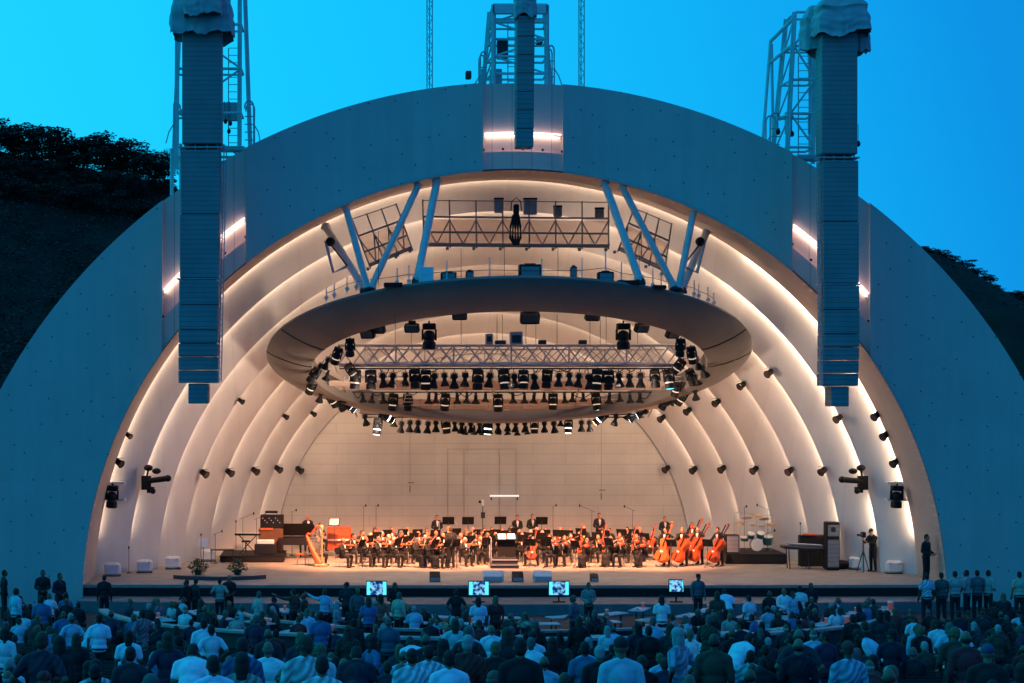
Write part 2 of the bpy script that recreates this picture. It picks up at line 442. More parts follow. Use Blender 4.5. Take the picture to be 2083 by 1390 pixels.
# ------------------------------------------------------------------ the band shell
ZC = -0.7
YF = 75.0
R_OPEN = 17.57
LIPS = [(78.9, 17.60), (80.2, 16.40), (81.8, 15.24), (84.0, 14.32), (86.9, 13.38), (89.0, 12.36), (91.2, 11.42), (93.0, 10.47)]
def arc(m, prof, a0, a1, n, zc=ZC, close=False):
    """sweep a (Y, r) profile around the shell's axis from angle a0 to a1; low ends are cut at the floor"""
    vs = []; k = len(prof)
    for i in range(n + 1):
        for (y, r) in prof:
            lo = math.asin(max(-1, min(1, (-0.03 - zc) / r)))
            a = max(lo, min(pi - lo, a0 + (a1 - a0) * i / n))
            vs.append((r * math.cos(a), y, zc + r * math.sin(a)))
    fs = []
    for i in range(n):
        for j in range(k - 1 + (1 if close else 0)):
            j2 = (j + 1) % k
            fs.append((i * k + j, i * k + j2, (i + 1) * k + j2, (i + 1) * k + j))
    if close: fs += [tuple(range(k)), tuple(range(n * k, n * k + k))]
    m.add(vs, fs); return m

shell = empty('band_shell', (0, YF, 0), 'white concentric-arch band shell with wide blue-grey front, lit from inside', 'band shell')
def spart(name, m, mats, smooth=False, parent=shell):
    o = m.build(name, mats, None, smooth=smooth)
    o.parent = parent
    w_ = Vector((0, YF, 0))
    o.matrix_parent_inverse = Matrix.Translation(-w_) if parent is shell else Matrix.Identity(4)
    return o
def fin(x): return ZC + math.sqrt(max(0, R_OPEN ** 2 - x * x)) if abs(x) < R_OPEN else -1.0
def fout(x): return -3.3 + math.sqrt(max(0, 23.75 ** 2 - x * x))
BAYS = [(-14.33, -10.93), (-1.27, 1.97), (11.31, 14.47)]
def sheet(m, x0, x1, y, lo, hi, n=40, back=None):
    xs = [x0 + (x1 - x0) * (0.5 - 0.5 * math.cos(pi * i / n)) for i in range(n + 1)]
    vs = []
    for x in xs: vs += [(x, y, max(lo(x), -1.2)), (x, y, max(hi(x), -1.2))]
    m.add(vs, [(2 * i, 2 * i + 2, 2 * i + 3, 2 * i + 1) for i in range(n)])
    if back is not None:   # thickness along the upper and lower edge
        for e, f in ((0, lo), (1, hi)):
            vs = []
            for x in xs: vs += [(x, y, max(f(x), -1.2)), (x, back, max(f(x), -1.2))]
            m.add(vs, [(2 * i, 2 * i + 2, 2 * i + 3, 2 * i + 1) for i in range(n)])
        for x in (x0, x1):
            m.quad((x, y, max(lo(x), -1.2)), (x, y, max(hi(x), -1.2)), (x, back, max(hi(x), -1.2)), (x, back, max(lo(x), -1.2)))
for x0, x1 in ((-23.7, -17.57), (-17.57, -14.33), (-10.93, -1.27), (1.97, 11.31), (14.47, 17.57), (17.57, 23.7)):
    m = MB(); sheet(m, x0, x1, YF, fin if abs(x0 + x1) / 2 < 17.57 else (lambda x: -1.2), fout, 60, YF + 0.6)
    spart('front_panel', m, FACADE)
def circ(r): return lambda x: ZC + math.sqrt(max(0, r * r - x * x))
LEDLIGHT = emat('bay_light_strip', (1.0, 0.90, 0.82), 1.2)
LEDC = emat('bay_light_strip_centre', (1.0, 0.92, 0.85), 1.6)
for bi, (x0, x1) in enumerate(BAYS):
    up = MB(); sheet(up, x0, x1, YF + .16, circ(19.02), lambda x: fout(x) - .02, 16, YF + .62)
    bay = spart('bay_panel', up, BAY)
    lo_ = MB(); sheet(lo_, x0, x1, YF + .32, circ(18.35), circ(19.02), 16, YF + .62); spart('bay_recess', lo_, BAY)
    bt = MB(); sheet(bt, x0, x1, YF + .14, fin, circ(18.35), 16, YF + .62); spart('bay_foot', bt, BAY)
    st = MB(); sheet(st, x0 + .06, x1 - .06 if bi != 1 else x1 - .35, YF + .13, circ(19.0), circ(19.09), 12, YF + .158)
    spart('bay_light', st, LEDC if bi == 1 else LEDLIGHT)
    lg = MB(); sheet(lg, x0 + .06, x1 - .06, YF - .03, circ(19.10), circ(19.125), 12, YF + .155)
    spart('bay_light', lg, emat('bay_uplight', (1.0, 0.80, 0.70), 2.6))
    # hidden-lip strip that washes the recess below it
    wash = MB(); sheet(wash, x0 + .1, x1 - .1, YF + .20, lambda x: circ(19.02)(x) - .012, lambda x: circ(19.02)(x) - .004, 12, YF + .30)
    spart('bay_light', wash, emat('bay_wash_%s' % ('side', 'mid', 'right')[bi], (1.0, 0.80, 0.66), (9.0, 9.5, 8.0)[bi]))
    for k in range(5):
        x = x0 + (x1 - x0) * k / 4
        pm = MB(); pm.box((x + (.02 if k == 0 else -.02 if k == 4 else 0), YF + .13, circ(18.45)(x)), (.09, .05, .09)); spart('bolt', pm, BLACK)
# roof skin behind the front, rises out of sight from the seats
m = MB(); arc(m, [(YF + .6, 23.7), (YF + 2.0, 23.4), (YF + 10, 19.5), (YF + 20, 14.0)], 0.0, pi, 90, zc=-3.3); spart('roof', m, FACADE, True)
m = MB(); sheet(m, -17.5, 17.5, YF + .03, lambda x: fin(x) - .0, lambda x: fin(x) + .06, 120, YF - .015)
spart('edge_trim', m, mat('edge_trim', (0.20, 0.13, 0.10), 0.6))
# the proscenium soffit, a cylinder 4 m deep
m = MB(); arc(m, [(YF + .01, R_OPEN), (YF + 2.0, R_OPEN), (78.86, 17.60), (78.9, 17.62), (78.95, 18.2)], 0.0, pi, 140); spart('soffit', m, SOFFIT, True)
COVE = {}
def cove(k):
    s = round(k, 2)
    if s not in COVE: COVE[s] = emat('cove_light_%d' % len(COVE), (1.0, 0.71, 0.50), s)
    return COVE[s]
for k in range(7):
    y0, r0 = LIPS[k]; y1, r1 = LIPS[k + 1]
    prof = [(y0 + .02, r0 + .62)]
    for i in range(9):      # slightly bellied flare down to the next lip
        t = i / 8; prof.append((y0 + .06 + (y1 - y0 - .06) * t, r0 + .52 + (r1 - r0 - .52) * (t ** 0.82)))
    prof += [(y1 + .03, r1 + .02), (y1 + .04, r1 + .7)]
    m = MB(); arc(m, prof, 0.0, pi, 130)
    a = spart('arch', m, SHELL, True)
    # light strips in the cove behind each lip
    up, low = (3.95 - ZC) / r0, (3.15 - ZC) / r0
    b0, b1, b2 = math.asin((1.7 - ZC) / r0), math.asin((3.15 - ZC) / r0), math.asin((4.0 - ZC) / r0)
    q = [1.0, 1.0, 1.0, 1.05, 1.0, 1.0, 1.0][k]
    rs = [3.4, 3.0, 2.0, 1.5, 1.15, 1.2, 1.2][k]          # the right-hand side burns brighter near the front
    for (s0, s1, st) in ((b0, b1, 11 * rs), (b2, 0.95, 12.5 * rs), (0.95, 2.0, 11.5 * q), (2.0, pi - b2, 15.5 * q), (pi - b1, pi - b0, 12.5 * q)):
        m = MB(); arc(m, [(y0 + .06, r0 + .10), (y0 + .06, r0 + .26), (y0 + .075, r0 + .26), (y0 + .075, r0 + .10)], s0, s1, 40, close=True)
        c = m.build('cove_light', cove(st), a); c.matrix_parent_inverse = Matrix.Identity(4)
    # white junction boxes in the two gaps of the strip
    if k == 0:
        for ang, px in ((pi - (b1 + b2) / 2, 0), ((b1 + b2) / 2, 1)):
            x, z = r0 * math.cos(ang), ZC + r0 * math.sin(ang)
            sx = 1 if x < 0 else -1
            m = MB(); m.box((x + sx * .30, y0 + .3, z + .36), (.85, .5, .10)); m.box((x + sx * .30, y0 + .3, z - .36), (.85, .5, .10)); m.box((x + sx * .05, y0 + .34, z), (.42, .4, .62))
            c = m.build('junction_box', WHITE, a); c.matrix_parent_inverse = Matrix.Identity(4)
m = MB(); r = LIPS[7][1] + .05
pts = [(r * math.cos(a), ZC + r * math.sin(a)) for a in [i * pi / 90 for i in range(91)]]
pts = [(x, max(z, -.03)) for x, z in pts]
m.add([(x, 93.1, z) for x, z in pts], [tuple(range(91))])
bwall = spart('back_wall', m, WALLP)
m = MB(); x0, x1, z1 = WX(911, 93), WX(1050, 93), WZ(914, 93)
for a, b in (((x0, z1), (x1, z1)), ((x0, 0), (x0, z1)), ((x1, 0), (x1, z1)), ((WX(944, 93), 0), (WX(944, 93), z1)), ((WX(1016, 93), 0), (WX(1016, 93), z1))):
    m.box(((a[0] + b[0]) / 2, 93.09, (a[1] + b[1]) / 2), (abs(a[0] - b[0]) + .03, .012, abs(a[1] - b[1]) + .03))
spart('door', m, mat('door_joint', (0.28, 0.235, 0.20), 0.7))

# ------------------------------------------------------------------ stage
st = empty('stage', (0, 80, 0), 'wide tan boarded stage floor with a black front edge', 'stage')
def stp(name, m, mt):
    o = m.build(name, mt, st); o.matrix_parent_inverse = Matrix.Translation((0, -80, 0)); return o
m = MB(); n_ = 40
xs = [-17.56 + 35.12 * i / n_ for i in range(n_ + 1)]
fy = lambda x: 74.85 + 0.25 * (x / 17.56) ** 2
m.add([(x, fy(x), 0) for x in xs] + [(x, 93.2, 0) for x in xs], [(i, i + 1, n_ + 2 + i, n_ + 1 + i) for i in range(n_)])
stp('floor', m, WOOD)
m = MB(); m.add([(x, fy(x) - .03, -.004) for x in xs] + [(x, fy(x) - .03, -.12) for x in xs] + [(x, fy(x) + .1, -.004) for x in xs], [(i, i + 1, n_ + 2 + i, n_ + 1 + i) for i in range(n_)] + [(i, i + 1, 2 * n_ + 3 + i, 2 * n_ + 2 + i) for i in range(n_)])
stp('edge_strip', m, mat('edge_board', (0.30, 0.24, 0.20), 0.5))
m = MB(); m.add([(x, fy(x), -.10) for x in xs] + [(x, fy(x), -.50) for x in xs], [(i, i + 1, n_ + 2 + i, n_ + 1 + i) for i in range(n_)])
stp('fascia', m, SATIN)
m = MB(); m.add([(x, fy(x) + .1, -.47) for x in xs] + [(x, 72.2 + 1.2 * (x / 17.56) ** 2, -.47) for x in xs] + [(x, 72.2 + 1.2 * (x / 17.56) ** 2, -1.0) for x in xs],
   [(i, i + 1, n_ + 2 + i, n_ + 1 + i) for i in range(n_)] + [(n_ + 1 + i, n_ + 2 + i, 2 * n_ + 3 + i, 2 * n_ + 2 + i) for i in range(n_)])
stp('lower_deck', m, mat('deck_paint', (0.17, 0.17, 0.17), 0.6, var=0.2, scale=1.5))

# ------------------------------------------------------------------ line arrays, covers, towers, masts
GRILLE = panel_mat('speaker_grille', (0.25, 0.25, 0.255), 30, 0.19, 0.016, 0.6, rough=0.65, var=0.15)
def array(px_top, px_bot, Y, y0, ysplit, y1, y2, wpx, label, rail_side, depth=1.0):
    s = Y / F
    t = empty('line_array_speaker', W(px_top, y0, Y), label, 'loudspeaker', 'hanging loudspeaker columns beside the arch')
    def P(px, py, dy=0): return W(px, py, Y + dy) - t.location
    def px_at(py): return px_top + (px_bot - px_top) * (py - y0) / (y2 - y0)
    def cab(ya, yb, wp, name, curve=0.0):
        m = MB(); z0, z1 = P(0, ya).z, P(0, yb).z
        xa = P(px_at((ya + yb) / 2), 0).x; wd = wp * s
        m.bbox((xa, depth / 2 + curve, (z0 + z1) / 2), (wd, depth, abs(z0 - z1) - .02), .03)
        return m.build(name, GRILLE, t)
    # tall upper wind-screened columns, then the curved string of separate cabinets
    for (ya, yb) in ((y0, ysplit - 4), (ysplit + 8, y1)):
        n = 1 if yb < 320 else 2; h = (yb - ya) / n
        for i in range(n): cab(ya + h * i, ya + h * (i + 1), wpx, 'cabinet')
    hs = [52, 52, 28, 28, 28, 28]; tot = sum(hs); y = y1 + 4; k = (y2 - 42 - y) / tot
    for i, h in enumerate(hs):
        cab(y, y + h * k, wpx, 'cabinet', (i / 6) ** 2 * .35); y += h * k
    c = cab(y2 - 42, y2, wpx * .5, 'tail_cabinet', .35)
    # rigging frames
    for yy in (ysplit + 2, y1 + 1):
        m = MB(); xa = P(px_at(yy), 0).x; zz = P(0, yy).z; wd = wpx * s
        m.box((xa, depth / 2, zz), (wd * 1.12, depth * .9, .05))
        for k2 in (-.42, -.15, .15, .42): m.box((xa + wd * k2, .2, zz), (.05, .05, .22))
        m.build('rigging_frame', STEEL, t)
    # cable ladder along one side
    m = MB(); e = rail_side * (wpx / 2 + 4)
    for o in (0, 5): m.tube(P(px_top + e + o * rail_side, ysplit, .2), P(px_bot + e + o * rail_side, y2 - 45, .2), .025, n=5)
    yy = ysplit
    while yy < y2 - 50:
        pxx = px_at(yy) + e; m.tube(P(pxx, yy, .2), P(pxx + 5 * rail_side, yy + 3, .2), .018, n=4); yy += 11
    m.build('cable_ladder', STEEL, t)
    return t
array(412, 401, 72.6, 36, 297, 566, 822, 80, 'tall dark speaker column hanging left of the arch, pale cable ladder', 1)
array(1707, 1714, 72.6, 66, 318, 577, 828, 73, 'tall dark speaker column hanging right of the arch, pale cable ladder', -1)
# the slim centre column
t = empty('line_array_speaker', W(1070, 36, 73.0), 'slim dark speaker column hanging above the top of the arch', 'loudspeaker', None)
z_ = 0.0; tot = WZ(36, 73) - WZ(300, 73)
for i in range(7):
    m = MB(); h = tot / 7; m.bbox((-.008 * i, .35, -h * (i + .5)), (.70, .7, h - .012), .025); m.build('cabinet', GRILLE, t)
m = MB(); m.box((0, .35, .04), (.8, .6, .08)); m.tube((-.41, .3, 0), (-.43, .3, -tot * .9), .02, n=5); m.build('rigging_frame', STEEL, t)

TARP = mat('grey_tarpaulin', (0.40, 0.41, 0.42), 0.75, var=0.18, scale=2.0, bump=0.3)
def tarp(c, wd, dp, h, label, seed, flare=1.15):
    m = MB(); n = 84; rows = 30; vs = []; fs = []; N_ = lambda x, y, z: noise.noise(Vector((x, y, z + seed * 7.3)))
    for i in range(rows + 1):
        t = i / rows
        for j in range(n):
            a = 2 * pi * j / n; ca, sa = math.cos(a), math.sin(a)
            ridge = abs(N_(ca * 3.0, sa * 3.0, t * .7)) + .6 * abs(N_(ca * 7, sa * 7, t * 1.5))
            fold = 1 + (.04 + .10 * t) * (ridge - .3) + .05 * N_(ca * 2, sa * 2, t * 9)
            cinch = 1 - .07 * math.exp(-((t - .42) / .09) ** 2)        # a rope tied round it
            k = (0.55 + .45 * min(1, t * 3.4)) * (1 + (flare - 1) * t) * cinch
            sq = 1 / max(abs(ca), abs(sa)) ** .75
            x, y = ca * sq * wd / 2 * k * fold, sa * sq * dp / 2 * k * fold
            hem = 1 + .16 * N_(ca * 1.6, sa * 1.6, 0) + .05 * N_(ca * 5, sa * 5, 2)
            vs.append((x, y, -h * t * hem + (.10 * N_(x * 3, y * 3, t) if t < .2 else .03 * N_(x * 8, y * 8, t * 5))))
    for i in range(rows):
        for j in range(n): k = (j + 1) % n; fs.append((i * n + j, i * n + k, i * n + n + k, i * n + n + j))
    fs.append(tuple(range(n)))
    m.add(vs, fs)
    o = m.build('tarpaulin_cover', TARP, None, c, smooth=False); shade(o.data, 28)
    return tag(o, label, 'cover')
tarp(W(412, -48, 73.2), 2.3, 1.9, 2.35, 'grey tarpaulin draped over the top of the left speaker column', 3, 1.08)
tarp(W(418, -30, 73.4), 1.5, 1.3, 1.45, 'short inner tarpaulin hood on the front of the left speaker column', 17, 1.0).location.y = 72.3
tarp(W(1707, -5, 73.2), 2.0, 1.8, 1.6, 'crumpled grey tarpaulin on top of the right speaker column', 5, 1.1)
tarp(W(1664, 14, 74.0), 1.3, 1.2, 1.8, 'hanging tarpaulin flap between the right speaker column and its tower', 8, 1.12)
tarp(W(1745, 40, 73.8), .7, 1.2, 1.35, 'small tarpaulin flap hanging behind the right speaker column', 9, 1.15)
tarp(W(1068, -18, 73.2), .95, .9, 1.05, 'small bunched tarpaulin on top of the centre speaker column', 11, .9)

def tower(pxl, pxr, ytop, ybot, Y, lean, label, rnd):
    """steel lifting tower standing on the roof behind the front"""
    base = W((pxl + pxr) / 2, ybot, Y)
    t = empty('speaker_tower', base, label, 'steel tower')
    P = lambda px, py, dy=0: W(px, py, Y) + Vector((0, dy, 0)) - base
    for (pa, pb, dy) in ((pxl, pxl + lean, 0), (pxr, pxr + lean * .4, 0), (pxl - 14, pxl + lean, 1.5), (pxr + 14, pxr + lean * .4, 1.5)):
        m = MB(); a, b = P(pa, ybot, dy), P(pb, ytop, dy)
        d = b - a; q = d.to_track_quat('Z', 'Y').to_matrix()
        m.box((a + b) / 2, (.20, .06, d.length), q); m.box((a + b) / 2 + q @ Vector((0, .08, 0)), (.05, .14, d.length), q); m.build('post', WHITESTEEL, t)
    n = 4
    lx = lambda y: pxl + lean * (ybot - y) / (ybot - ytop)
    rx = lambda y: pxr + lean * .4 * (ybot - y) / (ybot - ytop)
    lb = lambda y: pxl - 14 + (lean + 14) * (ybot - y) / (ybot - ytop)
    for i in range(n + 1):
        yy = ytop + (ybot - 25 - ytop) * i / n; m = MB()
        m.tube(P(lx(yy), yy, 0), P(rx(yy), yy, 0), .06, n=6); m.tube(P(lb(yy), yy, 1.5), P(rx(yy), yy, 1.5), .05, n=6)
        m.tube(P(lx(yy), yy, 0), P(lb(yy), yy, 1.5), .05, n=6); m.tube(P(rx(yy), yy, 0), P(rx(yy), yy, 1.5), .05, n=6)
        m.build('cross_beam', WHITESTEEL, t)
        if i < n:
            m = MB(); y2 = ytop + (ybot - 25 - ytop) * (i + 1) / n
            a, b = (lx(yy), rx(y2)) if i % 2 else (rx(yy), lx(y2))
            m.tube(P(a, yy, 0), P(b, y2, 0), .045, n=6); m.tube(P(lx(yy), yy, 0), P(lb(y2), y2, 1.5), .04, n=6); m.build('brace', WHITESTEEL, t)
    return t, P
def hoops(t, P, px, ytop, ybot, w_, dy=.3, sgn=1):
    """railing hoop and ladder at the tower's foot"""
    m = MB()
    for off in (0, .8):
        pts = [P(px, ytop + 14, dy + off)] + [P(px + sgn * w_ * (.5 - .5 * math.cos(a)), ytop + 10 - 12 * math.sin(a), dy + off) for a in [i * pi / 8 for i in range(9)]] + [P(px + sgn * w_, ybot, dy + off)]
        m.path(pts, .035, 5)
    for yy in range(int(ytop + 30), int(ybot), 16): m.tube(P(px, yy, dy), P(px + sgn * w_, yy, dy), .022, n=4)
    m.path([P(px + sgn * w_, ytop + 45, dy), P(px + sgn * (w_ + 10), ytop + 62, dy), P(px + sgn * (w_ + 16), ybot, dy)], .025, 5)
    m.build('guard_rail', STEEL, t)
def ladder(t, P, px, ytop, ybot, dy):
    m = MB()
    for o in (0, 22): m.tube(P(px + o, ytop, dy), P(px + o, ybot, dy), .025, n=5)
    y = ytop
    while y < ybot: m.tube(P(px, y, dy), P(px + 22, y, dy), .016, n=4); y += 15
    m.build('ladder', STEEL, t)
t, P = tower(362, 490, -40, 345, 76.6, 2, 'pale steel lifting tower behind the left speaker column', 1)
hoops(t, P, 497, 205, 300, 18); hoops(t, P, 362, 205, 290, 10, sgn=-1)
m = MB(); m.tube(P(352, 235, .4), P(349, 400, .4), .05, n=6); m.tube(P(366, 290, .4), P(366, 400, .4), .07, n=6); m.tube(P(347, 300, .4), P(347, 400, .4), .06, n=6); m.build('stay_pole', WHITESTEEL, t)
m = MB(); m.box(P(462, 222, .8), (.75, .35, .75)); m.build('hoist_box', STEEL, t)
for px, py in ((458, 246), (468, 250), (465, 266)):
    m = MB(); m.ell(P(px, py, .2), (.08, .08, .11)); m.tube(P(px - 2, 205, .2), P(px, py, .2), .012, n=4); m.build('pulley', BLACK, t)
m = MB(); m.bbox(P(462, 304, 0), (1.5, .8, .18), .03); m.build('platform', STEEL, t)
ladder(t, P, 462, 90, 300, .9)
t, P = tower(1603, 1655, 25, 325, 76.6, 16, 'pale leaning steel tower with a ladder beside the right speaker column', 2)
ladder(t, P, 1630, 110, 318, .5); hoops(t, P, 1590, 230, 300, 20, sgn=-1)
m = MB(); m.tube(P(1572, 320, 2.2), P(1592, 62, 2.2), .07, n=6); m.tube(P(1592, 64, 2.2), P(1612, 40, 0), .08, n=6); m.tube(P(1592, 108, 2.2), P(1611, 92, 0), .07, n=6); m.tube(P(1596, 320, 2.0), P(1594, 70, 2.2), .07, n=6); m.build('back_frame', WHITESTEEL, t)
m = MB(); m.box(P(1613, 245, .8), (.25, .3, .9)); m.build('hoist_box', STEEL, t)
m = MB(); m.box(P(1662, 245, .8), (.3, .3, .9)); m.build('hoist_box', STEEL, t)
m = MB(); m.bbox(P(1650, 322, 0), (1.4, .9, .2), .03); m.build('platform', STEEL, t)
for px, py in ((1584, 268), (1612, 272), (1660, 270), (1747, 292)):
    m = MB(); m.ell(P(px, py, .1), (.1, .1, .13)); m.tube(P(px, py - 40, .1), P(px, py, .1), .012, n=4); m.build('pulley', BLACK, t)
t, P = tower(1004, 1112, 10, 175, 76.4, 0, 'square steel tower behind the centre speaker column', 3)
m = MB(); m.box(P(1058, 20, 0), (2.3, .3, .35)); m.box(P(1058, 34, .9), (2.2, .2, .2)); m.build('cross_beam', WHITESTEEL, t)
hoops(t, P, 1117, 92, 172, 12); hoops(t, P, 990, 105, 172, 12, sgn=-1)
for px, py, a, b in ((1023, 98, .44, .76), (1099, 80, .26, .3), (984, 153, .26, .6), (1010, 153, .5, .6), (954, 150, .24, .32)):
    m = MB(); m.bbox(P(px, py, .4), (a, .4, b), .03); m.build('control_box', DARK if px in (1023, 954, 1099) else STEEL, t)
ladder(t, P, 1036, 40, 172, .7)

def mast(px, label):
    Y = 112.0; b = W(px, 250, Y); t = empty('lattice_mast', Vector((b.x, Y, -1)), label, 'mast', None)
    H = WZ(-60, Y) + 1; w2 = 5.5 * Y / F
    for dx, dy in ((-w2, 0), (w2, 0), (0, .28)):
        m = MB(); m.tube((dx, dy, 0), (dx, dy, H), .035, n=5); m.build('leg', STEEL, t)
    m = MB(); z = 0; k = 0
    while z < H - .5:
        c = [(-w2, 0), (w2, 0), (0, .28)]
        for i in range(3):
            a, b2 = c[i], c[(i + 1) % 3]
            if (k + i) % 2: a, b2 = b2, a
            m.tube((*a, z), (*b2, z + .42), .014, n=4)
        z += .42; k += 1
    m.build('lattice', STEEL, t)
mast(874, 'thin lattice mast rising behind the shell left of the centre tower')
mast(1183, 'thin lattice mast rising behind the shell right of the centre tower')

# ------------------------------------------------------------------ the canopy ring
RC = Vector((0.245, 80.8, 9.36)); TILT = math.radians(-22.2)
RU, RV = Vector((1, 0, 0)), Vector((0, math.cos(TILT), math.sin(TILT)))     # across, and away from the viewer (downward)
RW = RU.cross(RV)
def ring_pt(a, su, sv, w_): return RU * (su * math.cos(a)) + RV * (sv * math.sin(a)) + RW * w_
canopy = empty('canopy_ring', RC, 'big dark elliptical ring canopy hung tilted over the orchestra', 'canopy')
N = 96
prof = [(10.42, 7.70, .26), (10.56, 7.84, .20), (10.60, 7.88, .08), (10.45, 7.74, -.04), (10.0, 7.32, -.26), (9.4, 6.8, -.48), (8.85, 6.34, -.60), (8.62, 6.16, -.62), (8.58, 6.12, -.55), (8.6, 6.15, .22)]
m = MB(); vs = []; k = len(prof)
for i in range(N):
    for su, sv, w_ in prof: vs.append(ring_pt(2 * pi * i / N, su, sv, w_))
fs = [(i * k + j, i * k + (j + 1) % k, ((i + 1) % N) * k + (j + 1) % k, ((i + 1) % N) * k + j) for i in range(N) for j in range(k)]
m.add(vs, fs); m.build('ring', RINGP, canopy, smooth=True)
for a in (0.12 * pi, -.02 * pi, -.98 * pi + .0, .88 * pi):
    a = -a if a > 0 else a
    m = MB(); m.path([ring_pt(a, su, sv, w_ - .012) for su, sv, w_ in prof[2:8]], .018, 5); m.build('seam', BLACK, canopy)
# interior frame: box truss across the middle, two lower pipes, slatted louvres
def at(px, py, Y): return W(px, py, Y) - RC
def truss(pxa, pxb, ya, yb, Y, dep, n, name, r=.045):
    m = MB()
    for dy in (0, dep):
        for py in (ya, yb):
            m.tube(at(pxa, py, Y) + Vector((0, dy, 0)), at(pxb, py, Y) + Vector((0, dy, 0)), r, n=7)
    for i in range(n):
        a, b = pxa + (pxb - pxa) * i / n, pxa + (pxb - pxa) * (i + 1) / n
        for dy in (0, dep):
            p, q = (ya, yb) if (i + (dy > 0)) % 2 else (yb, ya)
            m.tube(at(a, p, Y) + Vector((0, dy, 0)), at(b, q, Y) + Vector((0, dy, 0)), r * .6, n=5)
        for py in (ya, yb): m.tube(at(a, py, Y), at(a, py, Y) + Vector((0, dep, 0)), r * .5, n=5)
        if i % 4 == 0: m.tube(at(a, ya, Y), at(a, yb, Y), r * .7, n=5)
    return m.build(name, TRUSS, canopy)
truss(688, 1392, 703, 742, 80.3, .75, 24, 'box_truss', .055)
for i, (pxa, pxb, py, Y) in enumerate(((690, 1392, 750, 80.2), (672, 1400, 798, 84.2), (745, 1310, 849, 87.4))):
    m = MB(); m.tube(at(pxa, py, Y), at(pxb, py, Y), .035, n=7); m.tube(at(pxa, py - 5, Y) + Vector((0, .3, 0)), at(pxb, py - 5, Y) + Vector((0, .3, 0)), .03, n=7); m.build('lamp_pipe', DARK, canopy)
LOUV = mat('louvre_board', (0.45, 0.37, 0.31), 0.6, var=0.12, scale=1.0)
for pxa, pxb, py, Y, h in ((668, 1396, 780, 82.6, .42), (676, 1392, 789, 83.4, .34), (700, 1380, 817, 85.2, .40), (716, 1340, 828, 85.8, .34), (730, 1320, 838, 86.6, .36)):
    m = MB(); a, b = at(pxa, py, Y), at(pxb, py, Y); q = Matrix.Rotation(math.radians(58), 3, 'X')
    nseg = 9
    for i in range(nseg):
        x0, x1 = a.x + (b.x - a.x) * i / nseg + .02, a.x + (b.x - a.x) * (i + 1) / nseg - .02
        m.box(((x0 + x1) / 2, a.y, a.z), (x1 - x0, .03, h), q)
    m.build('louvre', LOUV, canopy)
for px in (640, 848, 1000, 1195, 1400):    # fore and aft bearers
    m = MB(); m.tube(at(px if 700 < px < 1390 else px + (40 if px < 800 else -30), 742, 80.4), at(px + (835 - px) * 0.0 + (1030 - px) * .22, 848, 87.4), .045, n=6); m.build('bearer', TRUSS, canopy)
for px, py in ((917, 846), (1085, 846), (935, 797), (1115, 797), (832, 820)):  # small open cages on the bearers
    m = MB(); Y = 87 if py > 820 else 84
    for dx in (-11, 11):
        m.tube(at(px + dx, py, Y), at(px + dx * .6, py - 16, Y), .022, n=4); m.tube(at(px + dx, py, Y + .5), at(px + dx * .6, py - 16, Y + .5), .022, n=4)
    for yy in (-2, -9, -16): m.tube(at(px - 11, py + yy, Y), at(px + 11, py + yy, Y), .018, n=4)
    m.build('cage', LOUV, canopy)
truss(742, 1352, 711, 738, 82.6, .5, 20, 'rear_truss', .035)
truss(700, 1385, 766, 776, 82.0, .35, 30, 'light_truss', .022)
rc = random.Random(4)
for i in range(26):
    px = 700 + i * 26 + rc.uniform(-8, 8); L_ = rc.uniform(16, 44); py, Y = rc.choice(((748, 80.1), (750, 80.3), (798, 84.1), (846, 87.3))); sag = rc.uniform(5, 14)
    if py > 800 and not 760 < px < 1280: continue
    m = MB(); m.path([at(px + L_ * k / 6, py + sag * (1 - (k / 3 - 1) ** 2), Y) for k in range(7)], .022, 5); m.build('cable', BLACK, canopy)
# suspension wires from the shell into the ring
for px in (804, 837, 938, 1011, 1022, 1070, 1090, 1133, 1200, 1221, 1233, 1297, 1380):
    m = MB(); m.tube(at(px, 640 if 760 < px < 1290 else 665, 82.3), at(px, 704, 80.8), .012, n=4); m.build('suspension_wire', DARK, canopy)
for px, y0_, y1_ in ((1026, 500, 568), (938, 505, 568), (1135, 505, 568), (770, 470, 580), (1300, 480, 575), (804, 640, 700), (1360, 560, 590)):
    m = MB(); m.tube(at(px, y0_, 75.5), at(px, y1_, 74.6), .010, n=4); m.build('suspension_wire', DARK, canopy)
# safety posts with a sagging line along the top
tops = []
for i, (px, py, h) in enumerate(((664, 608, 24), (680, 602, 26), (706, 590, 26), (725, 586, 28), (808, 576, 30), (832, 574, 34), (909, 572, 42), (996, 571, 48), (1102, 571, 44), (1184, 571, 46), (1232, 572, 60), (1264, 574, 40), (1328, 582, 36), (1345, 587, 36), (1412, 600, 30), (1421, 604, 26), (1440, 612, 28), (1452, 618, 22))):
    m = MB(); Y = 73.8 + ((px - 1034) / 500) ** 2 * 5.5
    m.tube(at(px, py + 6, Y), at(px, py - h, Y), .03, .024, n=6); m.box(at(px, py - 2, Y), (.16, .1, .12)); m.build('safety_post', WHITESTEEL, canopy)
    tops.append(at(px, py - h * .45, Y))
m = MB(); m.path(tops, .012, 4); m.build('safety_line', DARK, canopy)

